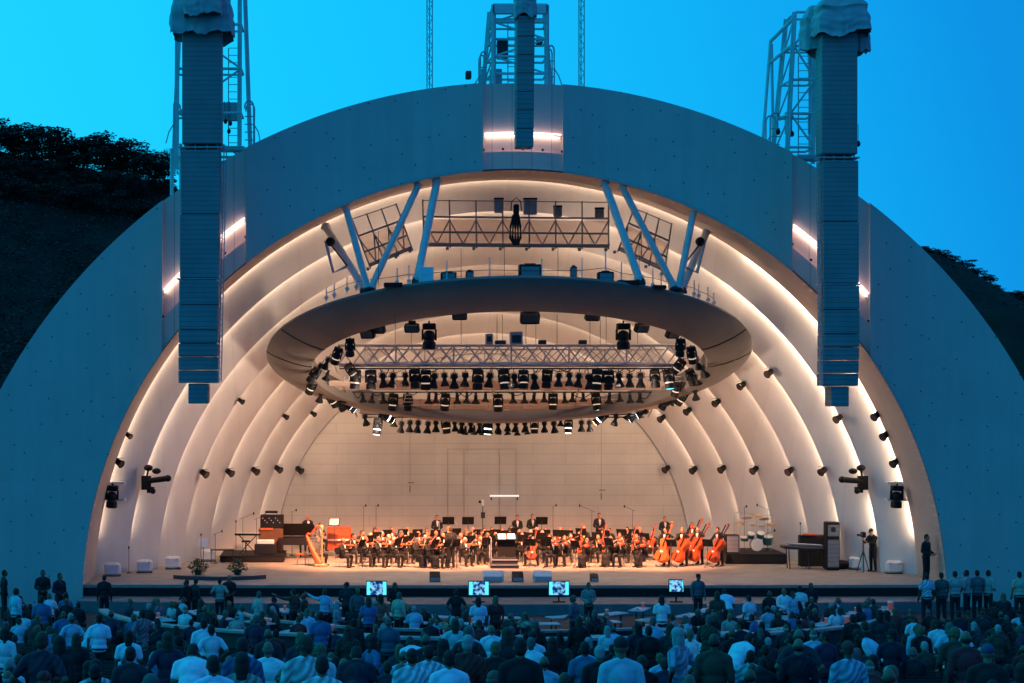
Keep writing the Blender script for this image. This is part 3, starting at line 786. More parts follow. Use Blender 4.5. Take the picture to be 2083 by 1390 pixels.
# slanting struts that carry the ring from the arch
STL = ['outermost left ring strut, warm lit, running down to the left strut foot', 'blue-lit ring strut leaning right, second from the left end', 'blue-lit ring strut leaning left, sharing the left strut foot', 'left inner ring strut standing alone beside the pale blue panel',
       'right inner ring strut standing alone at its own foot', 'blue-lit ring strut leaning left above the right strut foot', 'blue-lit ring strut leaning right, second from the right end', 'outermost right ring strut, warm lit, running down to the right strut foot']
ST = [((660, 458, 78.4), (742, 590, 76.4), .34), ((702, 418, 75.4), (748, 588, 75.4), .30), ((853, 372, 75.4), (754, 588, 75.4), .30), ((890, 364, 75.4), (848, 572, 74.6), .34),
      ((1228, 368, 75.4), (1302, 572, 74.6), .34), ((1263, 376, 75.4), (1372, 586, 75.4), .30), ((1411, 430, 75.4), (1380, 588, 75.4), .30), ((1440, 466, 78.4), (1386, 590, 76.4), .34)]
STRUT = mat('white_strut_paint', (0.66, 0.64, 0.62), 0.45, var=0.08)
for (a, b, wd), lab in zip(ST, STL):
    A, B = W(*a), W(*b); t = empty('ring_strut', B, lab, 'strut', 'slanting struts carrying the canopy ring')
    m = MB(); d = A - B; q = frame((0, 0, 0), d, (0, -1, 0)).to_3x3()
    m.tube((0, 0, 0), d, wd * .47, n=14); m.build('beam', STRUT, t, smooth=True)
    for k in (.03, .97): m = MB(); m.tube(d * (k - .012), d * (k + .012), wd * .60, n=14); m.build('collar', STRUT, t)
    m = MB(); m.ell((0, 0, 0), (.22, .16, .16)); m.box((0, 0, -.1), (.42, .3, .12)); m.build('pin_joint', DARK, t)

# things standing on the ring
def onring(px, py, wpx, hpx, name, mt, label, cat, Y=74.2, detail=0):
    s = Y / F; t = empty(name, W(px, py, Y), label, cat, None)
    w_, h = wpx * s, hpx * s
    m = MB(); m.bbox((0, .25, h / 2), (w_, .5, h), .03); m.build('body' if cat != 'panel' else 'board', mt, t)
    if detail:
        m = MB(); m.box((0, -.012, h * .52), (w_ * .8, .02, h * .7)); m.build('grille', GRILLE, t)
        m = MB(); m.box((0, .2, h + .03), (w_ * .5, .06, .05)); m.box((-w_ * .4, .2, -.04), (.08, .3, .08)); m.box((w_ * .4, .2, -.04), (.08, .3, .08)); m.build('handle', DARK, t)
    return t
onring(867, 579, 30, 36, 'sign_board', mat('pale_board', (0.75, 0.78, 0.8), 0.6), 'pale blue square panel standing on the ring beside the left inner strut', 'panel')
onring(913, 574, 32, 20, 'monitor_speaker', BLACK, 'wide black speaker on the ring, first right of the pale panel', 'loudspeaker', detail=1)
onring(956, 573, 15, 22, 'monitor_speaker', BLACK, 'narrow black speaker on the ring, second right of the pale panel', 'loudspeaker', detail=1)
onring(1079, 571, 46, 33, 'monitor_speaker', BLACK, 'largest black speaker block on the ring, under the top of the arch', 'loudspeaker', detail=1)
onring(1168, 570, 12, 28, 'monitor_speaker', DARK, 'tall narrow bluish box on the ring, right of the lamp cluster', 'loudspeaker', detail=1)
onring(1233, 575, 32, 22, 'monitor_speaker', BLACK, 'wide black speaker on the ring left of the right inner strut', 'loudspeaker', detail=1)
onring(1280, 580, 46, 10, 'cable_tray', BLACK, 'low black tray on the ring at the foot of the right inner strut', 'tray')
onring(800, 584, 38, 9, 'cable_tray', BLACK, 'low black tray on the ring right of the left strut foot', 'tray')
onring(1343, 588, 26, 8, 'cable_tray', BLACK, 'low black tray on the ring left of the right strut foot', 'tray')

# ------------------------------------------------------------------ gauze catwalk frames behind the struts
GAUZE = mat('tan_gauze', (0.62, 0.50, 0.41), 0.9, var=0.3, scale=1.5)
_n = GAUZE.node_tree.nodes; _l = GAUZE.node_tree.links
_tr = _n.new('ShaderNodeBsdfTranslucent'); _tp = _n.new('ShaderNodeBsdfTransparent'); _m1 = _n.new('ShaderNodeMixShader'); _m2 = _n.new('ShaderNodeMixShader')
_tr.inputs[0].default_value = (0.70, 0.55, 0.45, 1); _m1.inputs[0].default_value = 0.75; _m2.inputs[0].default_value = 0.22
_l.new(_n['Principled BSDF'].outputs[0], _m1.inputs[1]); _l.new(_tr.outputs[0], _m1.inputs[2]); _l.new(_m1.outputs[0], _m2.inputs[1]); _l.new(_tp.outputs[0], _m2.inputs[2]); _l.new(_m2.outputs[0], _n['Material Output'].inputs[0])
RAILM = mat('brown_rail', (0.24, 0.19, 0.16), 0.5)
def scrim(p, Y, nx, label, rows=(.0, .36, .70, 1.0)):
    """p: four pixel corners (tl, tr, br, bl)"""
    c = sum((W(*q, Y) for q in p), Vector()) / 4
    t = empty('catwalk_frame', c, label, 'catwalk frame', 'gauze catwalk frames under the top of the arch')
    tl, tr, br, bl = [W(*q, Y) - c for q in p]
    g = lambda u, v: (tl * (1 - u) + tr * u) * (1 - v) + (bl * (1 - u) + br * u) * v
    m = MB(); B = Vector((0, .22, 0)); m.quad(g(0, .40) + B, g(1, .40) + B, g(1, .95) + B, g(0, .95) + B); m.build('gauze', GAUZE, t)
    m = MB()
    for v in rows: m.tube(g(0, v), g(1, v), .022 if v == 0 else .045, n=6)
    m.tube(g(0, .97) + Vector((0, -.3, 0)), g(1, .97) + Vector((0, -.3, 0)), .05, n=6)
    m.build('rail', RAILM, t)
    m = MB()
    for i in range(nx + 1):
        u = i / nx; m.tube(g(u, -.02), g(u, 1.05), .035, n=6)
        m.box(g(u, 1.06) + Vector((-.12, 0, 0)), (.12, .12, .12))
    m.build('upright', RAILM, t)
    m = MB(); k = nx * 2
    for i in range(k):
        a, b = (i / k, .42), ((i + 1) / k, .95)
        if i % 2: a, b = (i / k, .95), ((i + 1) / k, .42)
        m.tube(g(*a) + B * .6, g(*b) + B * .6, .03, n=5)
    m.build('lattice', mat('tan_lattice', (0.24, 0.19, 0.16), 0.7), t)
    return t
scrim(((860, 408), (1238, 412), (1238, 503), (862, 500)), 77.6, 7, 'wide grid of dark rails and tan gauze in the middle under the arch top')
scrim(((716, 446), (806, 416), (838, 506), (752, 542)), 77.4, 3, 'tilted gauze frame on the left, behind the left pair of struts')
scrim(((1290, 424), (1366, 456), (1352, 552), (1258, 508)), 77.4, 3, 'tilted gauze frame on the right, behind the right pair of struts')
m = MB(); A = W(1050, 470, 77.0); t = empty('cable_hoist', A, 'dark hoist with looped cables at the centre of the middle gauze frame', 'hoist')
s = 77 / F
m = MB(); m.bbox((0, 0, 42 * s), (11 * s, .3, 24 * s), .04); m.build('motor', BLACK, t)
m = MB()
for k in range(5):
    x0 = (-12 + 5 * k) * s; m.path([(x0 * .5, -.1, 32 * s), (x0, -.1, 8 * s), (x0 * 1.1, -.1, -14 * s), (x0 * .3, -.1, -30 * s)], .05, 6)
m.path([(-11 * s, 0, 40 * s), (-9 * s, 0, 60 * s), (0, 0, 68 * s), (9 * s, 0, 60 * s), (11 * s, 0, 40 * s)], .02, 5)
m.build('cable_loop', BLACK, t)
for px, py, w_, h, Y, lab in ((1015, 418, 19, 30, 77.9, 'grey flat panel behind the middle gauze frame, left of the hoist'), (1079, 420, 27, 34, 77.9, 'larger dark-topped grey panel behind the middle gauze frame, right of the hoist'),
        (1135, 430, 17, 22, 78.0, 'small dim panel behind the gauze frame, second right of the hoist'), (1220, 434, 18, 22, 78.0, 'dim greenish panel at the right end of the middle gauze frame')):
    s = Y / F; t = empty('flood_light', W(px, py, Y), lab, 'floodlight'); m = MB(); m.bbox((0, .1, 0), (w_ * s, .2, h * s), .03); m.build('housing', GREY if w_ > 18 else mat('dim_housing', (.16, .16, .13), .7), t)
    m = MB(); m.box((0, .08, h * s * .46), (w_ * s * 1.04, .22, .07)); m.build('top_bar', BLACK, t)
for sx, px0 in ((1, 672), (-1, 1424)):
    t = empty('access_bracket', W(px0, 500, 76.8), 'open steel bracket hanging at the %s outer strut' % ('left' if sx > 0 else 'right'), 'bracket')
    s = 76.8 / F; m = MB(); q = lambda x, z: Vector((sx * x * s, 0, -z * s))
    m.path([q(-10, -10), q(6, 55), q(34, 42)], .07, 6); m.build('side_rail', STEEL, t)
    m = MB(); m.path([q(-2, -6), q(32, 38), q(34, 42)], .04, 6); m.build('stay', DARK, t)
    m = MB(); m.ell(q(0, -8), (.2, .2, .2)); m.build('clamp', BLACK, t)
# ------------------------------------------------------------------ stage lamps
def par_can(name='spotlight', lens=None, k=1.0):
    t = empty(name, (0, 0, 0), '', 'stage light')
    m = MB(); m.tube((0, 0, .05), (0, 0, -.12), .02, n=5); m.build('hanger', DARK, t); m = MB(); m.path([(-.15, 0, -.36), (-.16, 0, -.16), (0, 0, -.1), (.16, 0, -.16), (.15, 0, -.36)], .018, 5); m.build('yoke', DARK, t)
    m = MB(); m.lathe([(.03, -.14), (.11, -.17), (.135, -.26), (.125, -.34), (.085, -.40), (.10, -.50), (.155, -.60), (.20, -.70), (.20, -.75), (.17, -.755)], 12); m.build('lamp_body', BLACK, t, smooth=True)
    m = MB(); m.lathe([(.001, -.757), (.168, -.757), (.16, -.765), (.001, -.768)], 12); m.build('lens', lens or GLASS, t)
    return t
def bell(name='spotlight'):
    t = empty(name, (0, 0, 0), '', 'stage light')
    m = MB(); m.tube((0, 0, .05), (0, 0, -.1), .022, n=5); m.box((0, 0, 0), (.12, .12, .12)); m.build('yoke', DARK, t)
    m = MB(); m.lathe([(.03, -.05), (.08, -.08), (.085, -.24), (.10, -.3), (.2, -.42), (.22, -.46), (.18, -.47)], 12); m.build('lamp_body', BLACK, t, smooth=True)
    m = MB(); m.lathe([(.001, -.473), (.178, -.472), (.17, -.48), (.001, -.482)], 12); m.build('lens', GLASS, t)
    return t
def mover(name='moving_head_light', ringm=None, lens=None, small=False):
    t = empty(name, (0, 0, 0), '', 'stage light')
    m = MB(); m.bbox((0, 0, -.10), (.42, .32, .20), .03); m.tube((0, 0, .08), (0, 0, 0), .03, n=6); m.build('base', BLACK, t)
    for sx in (-1, 1): m = MB(); m.bbox((sx * .21, 0, -.36), (.06, .16, .36), .02); m.build('yoke_arm', BLACK, t)
    m = MB(); m.lathe([(.05, -.22), (.14, -.26), (.185, -.36), (.185, -.48), (.16, -.53)], 12); m.lathe([(.17, -.585), (.205, -.60), (.21, -.80), (.19, -.82)], 12); b = m.build('lamp_body', BLACK, t, smooth=True)
    m = MB(); m.lathe([(.16, -.53), (.175, -.545), (.175, -.57), (.17, -.585)], 12); m.build('trim_ring', ringm or GLINT, t)
    m = MB(); m.lathe([(.001, -.822), (.17, -.822), (.16, -.835), (.001, -.84)], 12); m.build('lens', lens or GLASS, t)
    return t
PAR, BELL, MOV = Proto(par_can()), Proto(bell()), Proto(mover())
MOVD = Proto(mover(ringm=DARK))
LIT, LITC, LITB = Proto(mover(ringm=COOL, lens=WARM)), Proto(par_can('spotlight', COOL)), Proto(mover(lens=CYAN))
def tilt_m(p, tx=0.0, ty=0.0, s=1.0, rz=0.0):
    return Matrix.Translation(p) @ Matrix.Rotation(rz, 4, 'Z') @ Matrix.Rotation(tx, 4, 'X') @ Matrix.Rotation(ty, 4, 'Y') @ Matrix.Scale(s, 4)
lr_ = random.Random(11)
def lamp_row(xs, py, Y, kinds, rowname, group, s=1.0, aim=0.3):
    for i, px in enumerate(xs):
        k = kinds.get(px, 'p'); pr = {'p': PAR, 'b': BELL, 'm': MOV, 'd': MOVD, 'l': LIT, 'c': LITC, 'y': LITB}[k]
        what = {'p': 'black can spotlight', 'b': 'black bell spotlight', 'm': 'ringed moving head', 'd': 'square moving head', 'l': 'lit moving head', 'c': 'lit can spotlight', 'y': 'moving head with blue lens'}[k]
        pr.put(tilt_m(W(px, py + lr_.uniform(-1, 2), Y), lr_.uniform(-.12, .12), lr_.uniform(-.12, .12), s * lr_.uniform(.92, 1.05), lr_.uniform(-.5, .5)),
               '%s, %s from the left in %s' % (what, ORD[i], rowname), group)
row1 = [725, 754, 777, 801, 825, 843, 866, 886, 903, 924, 947, 973, 998, 1024, 1045, 1065, 1086, 1114, 1138, 1158, 1179, 1196, 1216, 1238, 1258, 1280, 1303, 1331, 1359]
lamp_row(row1, 752, 80.2, {725: 'm', 754: 'd', 843: 'd', 866: 'm', 973: 'd', 1024: 'm', 1065: 'm', 1114: 'd', 1216: 'm', 1238: 'd', 1331: 'd', 1359: 'y'}, 'the row under the box truss', 'lamps hanging under the box truss', 1.05)
row2 = [698, 738, 758, 779, 801, 830, 873, 887, 907, 930, 950, 968, 988, 1013, 1043, 1067, 1087, 1107, 1125, 1148, 1165, 1186, 1211, 1240, 1260, 1281, 1302]
lamp_row(row2, 800, 84.2, {x: 'b' for x in row2} | {801: 'm', 907: 'm', 1013: 'm', 1125: 'm', 1211: 'm', 830: 'd'}, 'the middle lamp row', 'lamps hanging from the middle pipe', .95)
row3 = [770, 803, 818, 835, 852, 872, 887, 905, 924, 940, 957, 976, 994, 1013, 1033, 1050, 1067, 1087, 1107, 1125, 1141, 1157, 1183, 1198]
lamp_row(row3, 850, 87.4, {905: 'm', 994: 'l', 1087: 'm', 1157: 'l', 770: 'l', 803: 'b', 1141: 'b'}, 'the lowest lamp row', 'lamps hanging from the lowest pipe', .92)
row4 = [947, 965, 981, 998, 1015, 1031, 1052, 1072]
lamp_row(row4, 868, 88.0, {x: 'b' for x in row4}, 'the short cluster under the lowest row', 'lamps clustered under the lowest pipe', .8)
# clusters at both ends of the ring, and lamps that shine
def side(lst, where, group):
    for i, (px, py, k, ty) in enumerate(lst):
        Y = 80.2 + max(-4.5, min(6.5, (py - 745) * .072))
        pr = {'p': PAR, 'b': BELL, 'm': MOV, 'd': MOVD, 'c': LITC, 'l': LIT, 'y': LITB}[k]
        what = {'p': 'black can spotlight', 'b': 'black bell spotlight', 'm': 'moving head with bright ring', 'd': 'black moving head', 'c': 'white glowing spotlight', 'l': 'glowing moving head', 'y': 'moving head with blue lens'}[k]
        hgt = 'near the top' if py < 730 else 'halfway down' if py < 790 else 'at the bottom'
        pr.put(tilt_m(W(px, py, Y), .3, ty, .9, 0), '%s %s of the %s cluster, %s' % (what, hgt, where, ORD[i]), group)
side([(712, 690, 'd', 0), (690, 708, 'm', .3), (672, 722, 'p', .4), (706, 742, 'm', -.6), (658, 735, 'p', .5), (648, 750, 'd', .6), (668, 755, 'b', .3), (640, 772, 'm', .4), (655, 790, 'p', .2), (668, 800, 'm', -.5), (684, 808, 'd', -.5), (698, 818, 'c', -.9), (690, 812, 'c', -.9), (740, 838, 'p', -.2), (773, 840, 'l', -1.0)], 'left end', 'lamps clustered at the left end of the canopy ring')
side([(1385, 690, 'd', 0), (1405, 706, 'm', -.2), (1412, 722, 'p', -.4), (1390, 732, 'm', .6), (1424, 740, 'p', -.5), (1402, 752, 'd', -.3), (1416, 765, 'b', -.3), (1380, 775, 'm', .2), (1412, 785, 'p', -.2), (1395, 796, 'm', .5), (1362, 805, 'd', .5), (1375, 808, 'b', .6), (1322, 832, 'c', 1.0), (1306, 840, 'c', 1.0), (1256, 838, 'p', .2), (1234, 840, 'l', .8), (1283, 838, 'b', .5)], 'right end', 'lamps clustered at the right end of the canopy ring')
# movers and floods hung under the near edge of the ring
for px, lab in ((873, 'large black moving head hanging inside the ring above the truss, left'), (1268, 'large black moving head hanging inside the ring above the truss, right')):
    MOVD.put(tilt_m(W(px, 658, 78.6), 0, 0, 1.35), lab, 'large moving heads above the truss')
def wedge():
    t = empty('flood_light', (0, 0, 0), '', 'floodlight'); m = MB(); q = Matrix.Rotation(.5, 3, 'X')
    m.bbox((0, 0, -.24), (.62, .26, .36), .03, q); m.build('housing', BLACK, t)
    m = MB(); m.box((0, -.16, -.27), (.54, .02, .28), q); m.build('glass', mat('flood_glass', (.10, .11, .12), .3), t)
    m = MB(); m.box((0, .02, 0), (.3, .1, .14)); m.build('bracket', DARK, t)
    return t
WED = Proto(wedge())
for i, (px, py) in enumerate(((748, 668), (769, 658), (838, 656), (935, 630), (1078, 632), (1205, 632), (1305, 656), (1368, 668))):
    WED.put(tilt_m(W(px, py, 76.6 + ((px - 1030) / 400) ** 2 * 1.6), 0, 0, 1.0 if i != 4 else 1.3, (px - 1030) / 500 * .8), 'black flood under the near inner rim of the ring, %s from the left' % ORD[i], 'floodlights under the inner rim of the ring')
for px, py, w_, h in ((995, 690, 15, 22), (1050, 690, 26, 30), (1018, 697, 22, 9), (1103, 697, 16, 10), (1185, 697, 16, 10)):
    Y = 80.5; s = Y / F; t = empty('power_box', W(px, py, Y), '', 'power box', 'grey power boxes standing on the box truss')
    t['label'] = {995: 'upright grey box on the truss, leftmost of the boxes', 1050: 'largest grey box on the truss, at the middle', 1018: 'flat black box on the truss beside the largest grey box', 1103: 'small grey box on the truss, first right of the largest', 1185: 'small grey box on the truss, rightmost'}[px]
    m = MB(); m.bbox((0, 0, 0), (w_ * s, .35, h * s), .03); m.build('housing', GREY if px in (995, 1050) else DARK, t)
    m = MB(); m.box((0, -.18, 0), (w_ * s * .7, .015, h * s * .5)); m.build('cover_plate', DARK, t)

# lamps on the inside of the arches
def wall_lamp():
    t = empty('wall_spotlight', (0, 0, 0), '', 'spotlight')
    m = MB(); m.tube((0, .3, 0), (0, 0, 0), .03, n=6); m.box((0, .02, 0), (.1, .12, .3)); m.build('bracket', DARK, t)
    m = MB(); q = Matrix.Rotation(math.radians(115), 3, 'X'); m.lathe([(.06, -.2), (.15, -.16), (.17, 0), (.2, .2), (.24, .3), (.22, .32)], 12, q, (0, -.05, 0)); m.box((0, -.12, .2), (.4, .3, .02)); m.build('lamp_body', BLACK, t, smooth=True)
    m = MB(); m.lathe([(.001, .322), (.215, .322), (.2, .33), (.001, .331)], 12, q, (0, -.05, 0)); m.build('lens', GLASS, t)
    return t
WL = Proto(wall_lamp())
LY = {0: 78.7, 1: 80.0, 2: 81.6, 3: 83.8, 4: 86.7, 5: 88.8, 6: 91.0, 7: 92.8}
def on_lip(px, py, k, side):
    """point on lip k at this height, nudged inward"""
    Y = LY[k]; z = WZ(py, Y); r = LIPS[k][1]; x = math.sqrt(max(0, r * r - (z - ZC) ** 2)) - .08
    return Vector((side * x, Y, z))
names = ['outermost arch', 'second arch', 'third arch', 'fourth arch', 'fifth arch', 'sixth arch', 'seventh arch', 'innermost arch']
for px, py, k, sd in ((245, 940, 0, -1), (412, 962, 3, -1), (467, 960, 4, -1), (517, 957, 5, -1), (565, 953, 6, -1), (607, 955, 7, -1), (258, 885, 0, -1), (490, 815, 3, -1), (577, 847, 5, -1), (632, 841, 6, -1),
                      (1348, 953, 7, 1), (1400, 955, 6, 1), (1455, 953, 5, 1), (1519, 955, 4, 1), (1594, 957, 3, 1), (1665, 957, 2, 1), (1808, 940, 0, 1), (1803, 885, 0, 1), (1790, 845, 0, 1), (1710, 850, 1, 1), (1646, 758, 2, 1), (1587, 783, 3, 1), (1530, 818, 4, 1), (1467, 835, 5, 1), (1407, 850, 6, 1)):
    p = on_lip(px, py, k, sd)
    lev = 'high on' if py < 880 else 'partway up' if py < 900 else 'low on'
    sm = sd < 0 and py < 900
    WL.put(tilt_m(p, 0, 0, .58 if sm else .78, sd * -.9), 'black spotlight %s the %s, %s wall%s' % (lev, names[k], 'left' if sd < 0 else 'right', ' above another' if py == 845 else ''), 'spotlights along the arches')
for px, py, k, sd in ((300, 975, 1, -1), (1745, 975, 1, 1)):
    p = on_lip(px, py, k, sd) + Vector((-sd * .1, -.15, 0))
    t = empty('followspot_cluster', p, 'cluster of black lamps with a long arm on the %s wall' % ('left' if sd < 0 else 'right'), 'lamp cluster')
    m = MB(); m.tube((-sd * -.15, 0, -.1), (-sd * .95, -.2, .05 if sd < 0 else 0), .12, .13, n=9); m.ell((-sd * .95, -.2, .05 if sd < 0 else 0), (.16, .16, .15)); m.build('long_lamp', BLACK, t, smooth=True)
    m = MB(); m.box((0, 0, -.15), (.4, .3, .6)); m.box((-sd * .2, -.1, -.45), (.3, .3, .25)); m.build('mount', BLACK, t)
    m = MB(); m.ell((-sd * .1, -.1, .5), (.2, .18, .14)); m.ell((-sd * .45, -.1, .36), (.2, .2, .13)); m.tube((-sd * .1, 0, .5), (0, 0, 0), .05, n=6); m.ell((-sd * .3, -.2, -.5), (.13, .13, .13)); m.build('small_lamp', BLACK, t, smooth=True)
for px, py, sd in ((229, 988, -1), (1825, 988, 1)):
    p = W(px, py, 78.4)
    MOVD.put(tilt_m(p, 0, .05, 1.15), 'black moving head hanging from a white box low on the %s outer wall' % ('left' if sd < 0 else 'right'), None)

# light from the lit lamps over the orchestra
def spot(name, loc, target, power, color, size, radius=.25, blend=.6):
    o = D.objects.new(name, D.lights.new(name, 'SPOT')); COL.objects.link(o); o.location = loc
    o.data.energy = power; o.data.color = color; o.data.spot_size = size; o.data.spot_blend = blend; o.data.shadow_soft_size = radius
    o.rotation_euler = (Vector(target) - Vector(loc)).to_track_quat('-Z', 'Y').to_euler()
ORCHC = (1.0, 0.40, 0.19)
for x, tx in ((-6.5, -7.0), (-2.2, -2.6), (2.2, 2.2), (6.8, 6.6)):
    spot('orchestra_lamp', (x, 79.0, 7.5), (tx, 84.2, 0.9), 16000, ORCHC, 1.15, blend=1)
for x, tx in ((-4.5, -4.5), (0.3, 0.3), (5.0, 5.0)):
    spot('stage_lamp', (x, 80.2, 8.2), (tx, 80.6, 0.0), 2400, (1.0, 0.77, 0.60), 1.7, blend=1)
for x, tx in ((-5.5, -4), (5.5, 4)):
    spot('wall_wash_lamp', (x, 86.5, 6.3), (tx * .6, 93, 3.2), 330, (1.0, 0.76, 0.58), 2.0, blend=1)
# added fill spots around the ring that brighten the arches
for x, y, tx, ty, tz, pw in ((-5.5, 79.5, -12, 83, 8.0, 1050), (5.5, 79.5, 12, 83, 8.0, 800), (-3.5, 78.4, -6.0, 82, 15, 450), (3.5, 78.4, 6.0, 82, 15, 450)):
    spot('arch_fill_spot', (x, y, 7.2 if tz < 10 else 11.0), (tx, ty, tz), pw, (1.0, 0.72, 0.53), 2.5, radius=.5, blend=1)
# ------------------------------------------------------------------ people
SKIN = mat('skin', (1, 1, 1), 0.55, var=0.06, scale=20, objcol=True)
HAIRM = mat('hair', (1, 1, 1), 0.75, var=0.35, scale=40, objcol=True)
CLOTH = mat('cloth', (1, 1, 1), 0.85, var=0.14, scale=14, bump=0.35, objcol=True)
EYE = mat('eye_and_lip', (0.05, 0.025, 0.02), 0.5)
def remesh(mb, vox, name, mats, smooth=2):
    me = mb.mesh(name + '_src', mats[0]); o = D.objects.new('tmp', me); COL.objects.link(o)
    r = o.modifiers.new('r', 'REMESH'); r.mode = 'VOXEL'; r.voxel_size = vox; r.use_smooth_shade = True
    if smooth:
        s = o.modifiers.new('s', 'SMOOTH'); s.factor = .5; s.iterations = smooth
    dg = bpy.context.evaluated_depsgraph_get(); out = D.meshes.new_from_object(o.evaluated_get(dg)); out.name = name
    D.objects.remove(o); D.meshes.remove(me)
    out.materials.clear()
    for m_ in mats: out.materials.append(m_)
    for p in out.polygons: p.use_smooth = True
    return out
def hand(m, wr, el, spread, grip, side):
    """palm, four unequal bent fingers and a thumb leaving the side of the palm"""
    d = (wr - el).normalized(); up = Vector(spread); n = d.cross(up).normalized(); u = n.cross(d).normalized()
    palm = wr + d * .055
    q = Matrix((u, n, d)).transposed()
    m.ell(palm, (.042, .019, .058), 9, 6, q)
    for i, L in enumerate((.075, .085, .08, .062)):
        b = wr + d * .095 + u * (-.030 + .020 * i)
        k = b + (d * math.cos(grip * .6) + n * math.sin(grip * .6)) * L * .5
        t = k + (d * math.cos(grip * 1.5) + n * math.sin(grip * 1.5)) * L * .55
        m.cap(b, k, .0095, .009, 6); m.cap(k, t, .009, .0075, 6)
    b = wr + d * .03 - u * .035 * side; k = b + (d * .7 - u * .7 * side + n * .3).normalized() * .04; t = k + (d * .9 + n * .4).normalized() * .035
    m.cap(b, k, .013, .011, 6); m.cap(k, t, .011, .009, 6)
def figure(key, seated=False, lean=0.0, arms=None, head_turn=0.0, head_tilt=0.0, legs=None, short=False, grip=.5, skirt=False, knees=.13, build=1.0):
    """meshes of one pose; the figure faces -Y, its left is +X. arms: ((elbow, wrist) left, right) in upright-torso coordinates"""
    hz = .50 if seated else .93
    piv = Vector((0, 0, hz))
    q = Matrix.Rotation(lean, 3, 'X')      # positive lean tips the torso forward (-Y)
    up = lambda v: piv + q @ (Vector(v) - Vector((0, 0, .93)))
    body, top, leg = MB(), MB(), MB()
    hc = up((0, -.035, 1.625)); hq = q @ Matrix.Rotation(head_turn, 3, 'Z') @ Matrix.Rotation(head_tilt, 3, 'X')
    H = lambda v: hc + hq @ Vector(v)
    # head: skull, jaw, nose, ears, brow, lips
    body.ell(H((0, .012, .02)), (.074, .092, .098), 14, 10, hq); body.ell(H((0, -.022, -.045)), (.056, .066, .072), 12, 8, hq)
    body.ell(H((0, -.05, -.098)), (.030, .030, .022), 8, 6, hq)
    body.cap(H((0, -.088, .012)), H((0, -.107, -.028)), .011, .015, 6)
    for s in (-1, 1):
        body.ell(H((s * .076, .012, -.012)), (.014, .024, .036), 7, 5, hq); body.cap(H((s * .042, -.082, .026)), H((s * .012, -.088, .024)), .010, .010, 5)
        body.ell(H((s * .044, -.055, -.03)), (.024, .03, .026), 7, 5, hq)
    body.ell(H((0, -.088, -.062)), (.024, .014, .011), 7, 5, hq)
    body.cap(up((0, .005, 1.42)), up((0, -.012, 1.57)), .060 * build, .054, 10)
    # trunk
    def trunk(m, g):
        m.ell(up((0, .0, 1.27)), (.172 * build + g, .118 * build + g, .20), 14, 9, q); m.ell(up((0, .0, 1.08)), (.150 * build + g, .112 * build + g, .17), 14, 9, q)
        m.ell(up((0, .005, .95)), (.168 * build + g, .122 * build + g, .12), 14, 8, q)
        m.cap(up((-.15, .005, 1.39)), up((.15, .005, 1.39)), .060 + g, .060 + g, 9)
        for s in (-1, 1): m.cap(up((s * .03, .018, 1.475)), up((s * .17, .008, 1.405)), .042 + g * .6, .055 + g * .6, 9)
    trunk(body, 0); trunk(top, .016)
    if not seated or lean < .5: top.ell(up((0, .003, .89)), (.178 * build, .134 * build, .08), 14, 7, q)
    A = arms or (((.245, .03, 1.13), (.25, -.06, .89)), ((-.245, .03, 1.13), (-.25, -.06, .89)))
    for s, (e_, w_) in zip((1, -1), A):
        sh, el, wr = up((s * .195, .005, 1.385)), up(e_), up(w_)
        body.cap(sh, el, .050, .042, 9); body.cap(el, wr, .041, .028, 9)
        if short: top.cap(sh, sh + (el - sh) * .72, .070, .062, 9)
        else:
            top.cap(sh, el, .068, .056, 9); top.cap(el, wr + (el - wr) * .06, .055, .042, 9)
        hand(body, wr, el, (1, 0, 0) if abs((wr - el).normalized().x) < .8 else (0, 0, 1), grip, s)
    # legs
    for s in (-1, 1):
        if seated:
            hp, kn, an = Vector((s * .09, 0, .50)), Vector((s * knees, -.43, .49)), Vector((s * (knees + .01), -.40 + (.05 if s > 0 else -.03), .085))
        elif legs: hp, kn, an = [Vector(v) for v in legs[0 if s > 0 else 1]]
        else: hp, kn, an = Vector((s * .085, 0, .90)), Vector((s * .105, -.015, .49)), Vector((s * .115, .02, .085))
        toe = an + Vector((s * .025, -.16, -.045))
        body.cap(hp, kn, .080, .055, 9); body.cap(kn, an, .054, .036, 9)
        leg.cap(hp, kn, .098 * build, .074, 9); leg.cap(kn, an + (kn - an) * .02, .073, .058, 9)
        sh_ = body; sh_.cap(an + Vector((0, .03, -.035)), toe, .042, .036, 8)
    leg.ell(piv + Vector((0, .004, .0)), (.180 * build, .138 * build, .13), 14, 8)
    if skirt:
        if seated: leg.cap((0, -.1, .42), (0, -.40, .40), .19, .19, 10); leg.cap((0, -.41, .38), (0, -.41, .16), .17, .20, 10)
        else: leg.cap((0, 0, .80), (0, .0, .3), .17, .24, 12)
    out = {'body': remesh(body, .0115, key + '_body', [SKIN, EYE], 1)}
    me = out['body']; spots = [H((s * .030, -.083, .004)) for s in (-1, 1)] + [H((0, -.1, -.062))]
    shoe = [i for i, p in enumerate(me.polygons)]
    for p in me.polygons:
        c = p.center
        if any((c - e_).length < .0135 for e_ in spots): p.material_index = 1
        elif c.z < .10: p.material_index = 1
    out['top'] = remesh(top, .017, key + '_top', [CLOTH], 3)
    out['trousers'] = remesh(leg, .017, key + '_trousers', [CLOTH], 3)
    # hair: short, long and balding
    h1 = MB(); h1.ell(H((0, .022, .034)), (.081, .095, .092), 14, 9, hq); h1.ell(H((0, .05, -.02)), (.076, .066, .08), 12, 8, hq)
    for s in (-1, 1): h1.ell(H((s * .068, .0, .0)), (.016, .03, .04), 7, 5, hq)
    out['short_hair'] = remesh(h1, .013, key + '_hair', [HAIRM], 1)
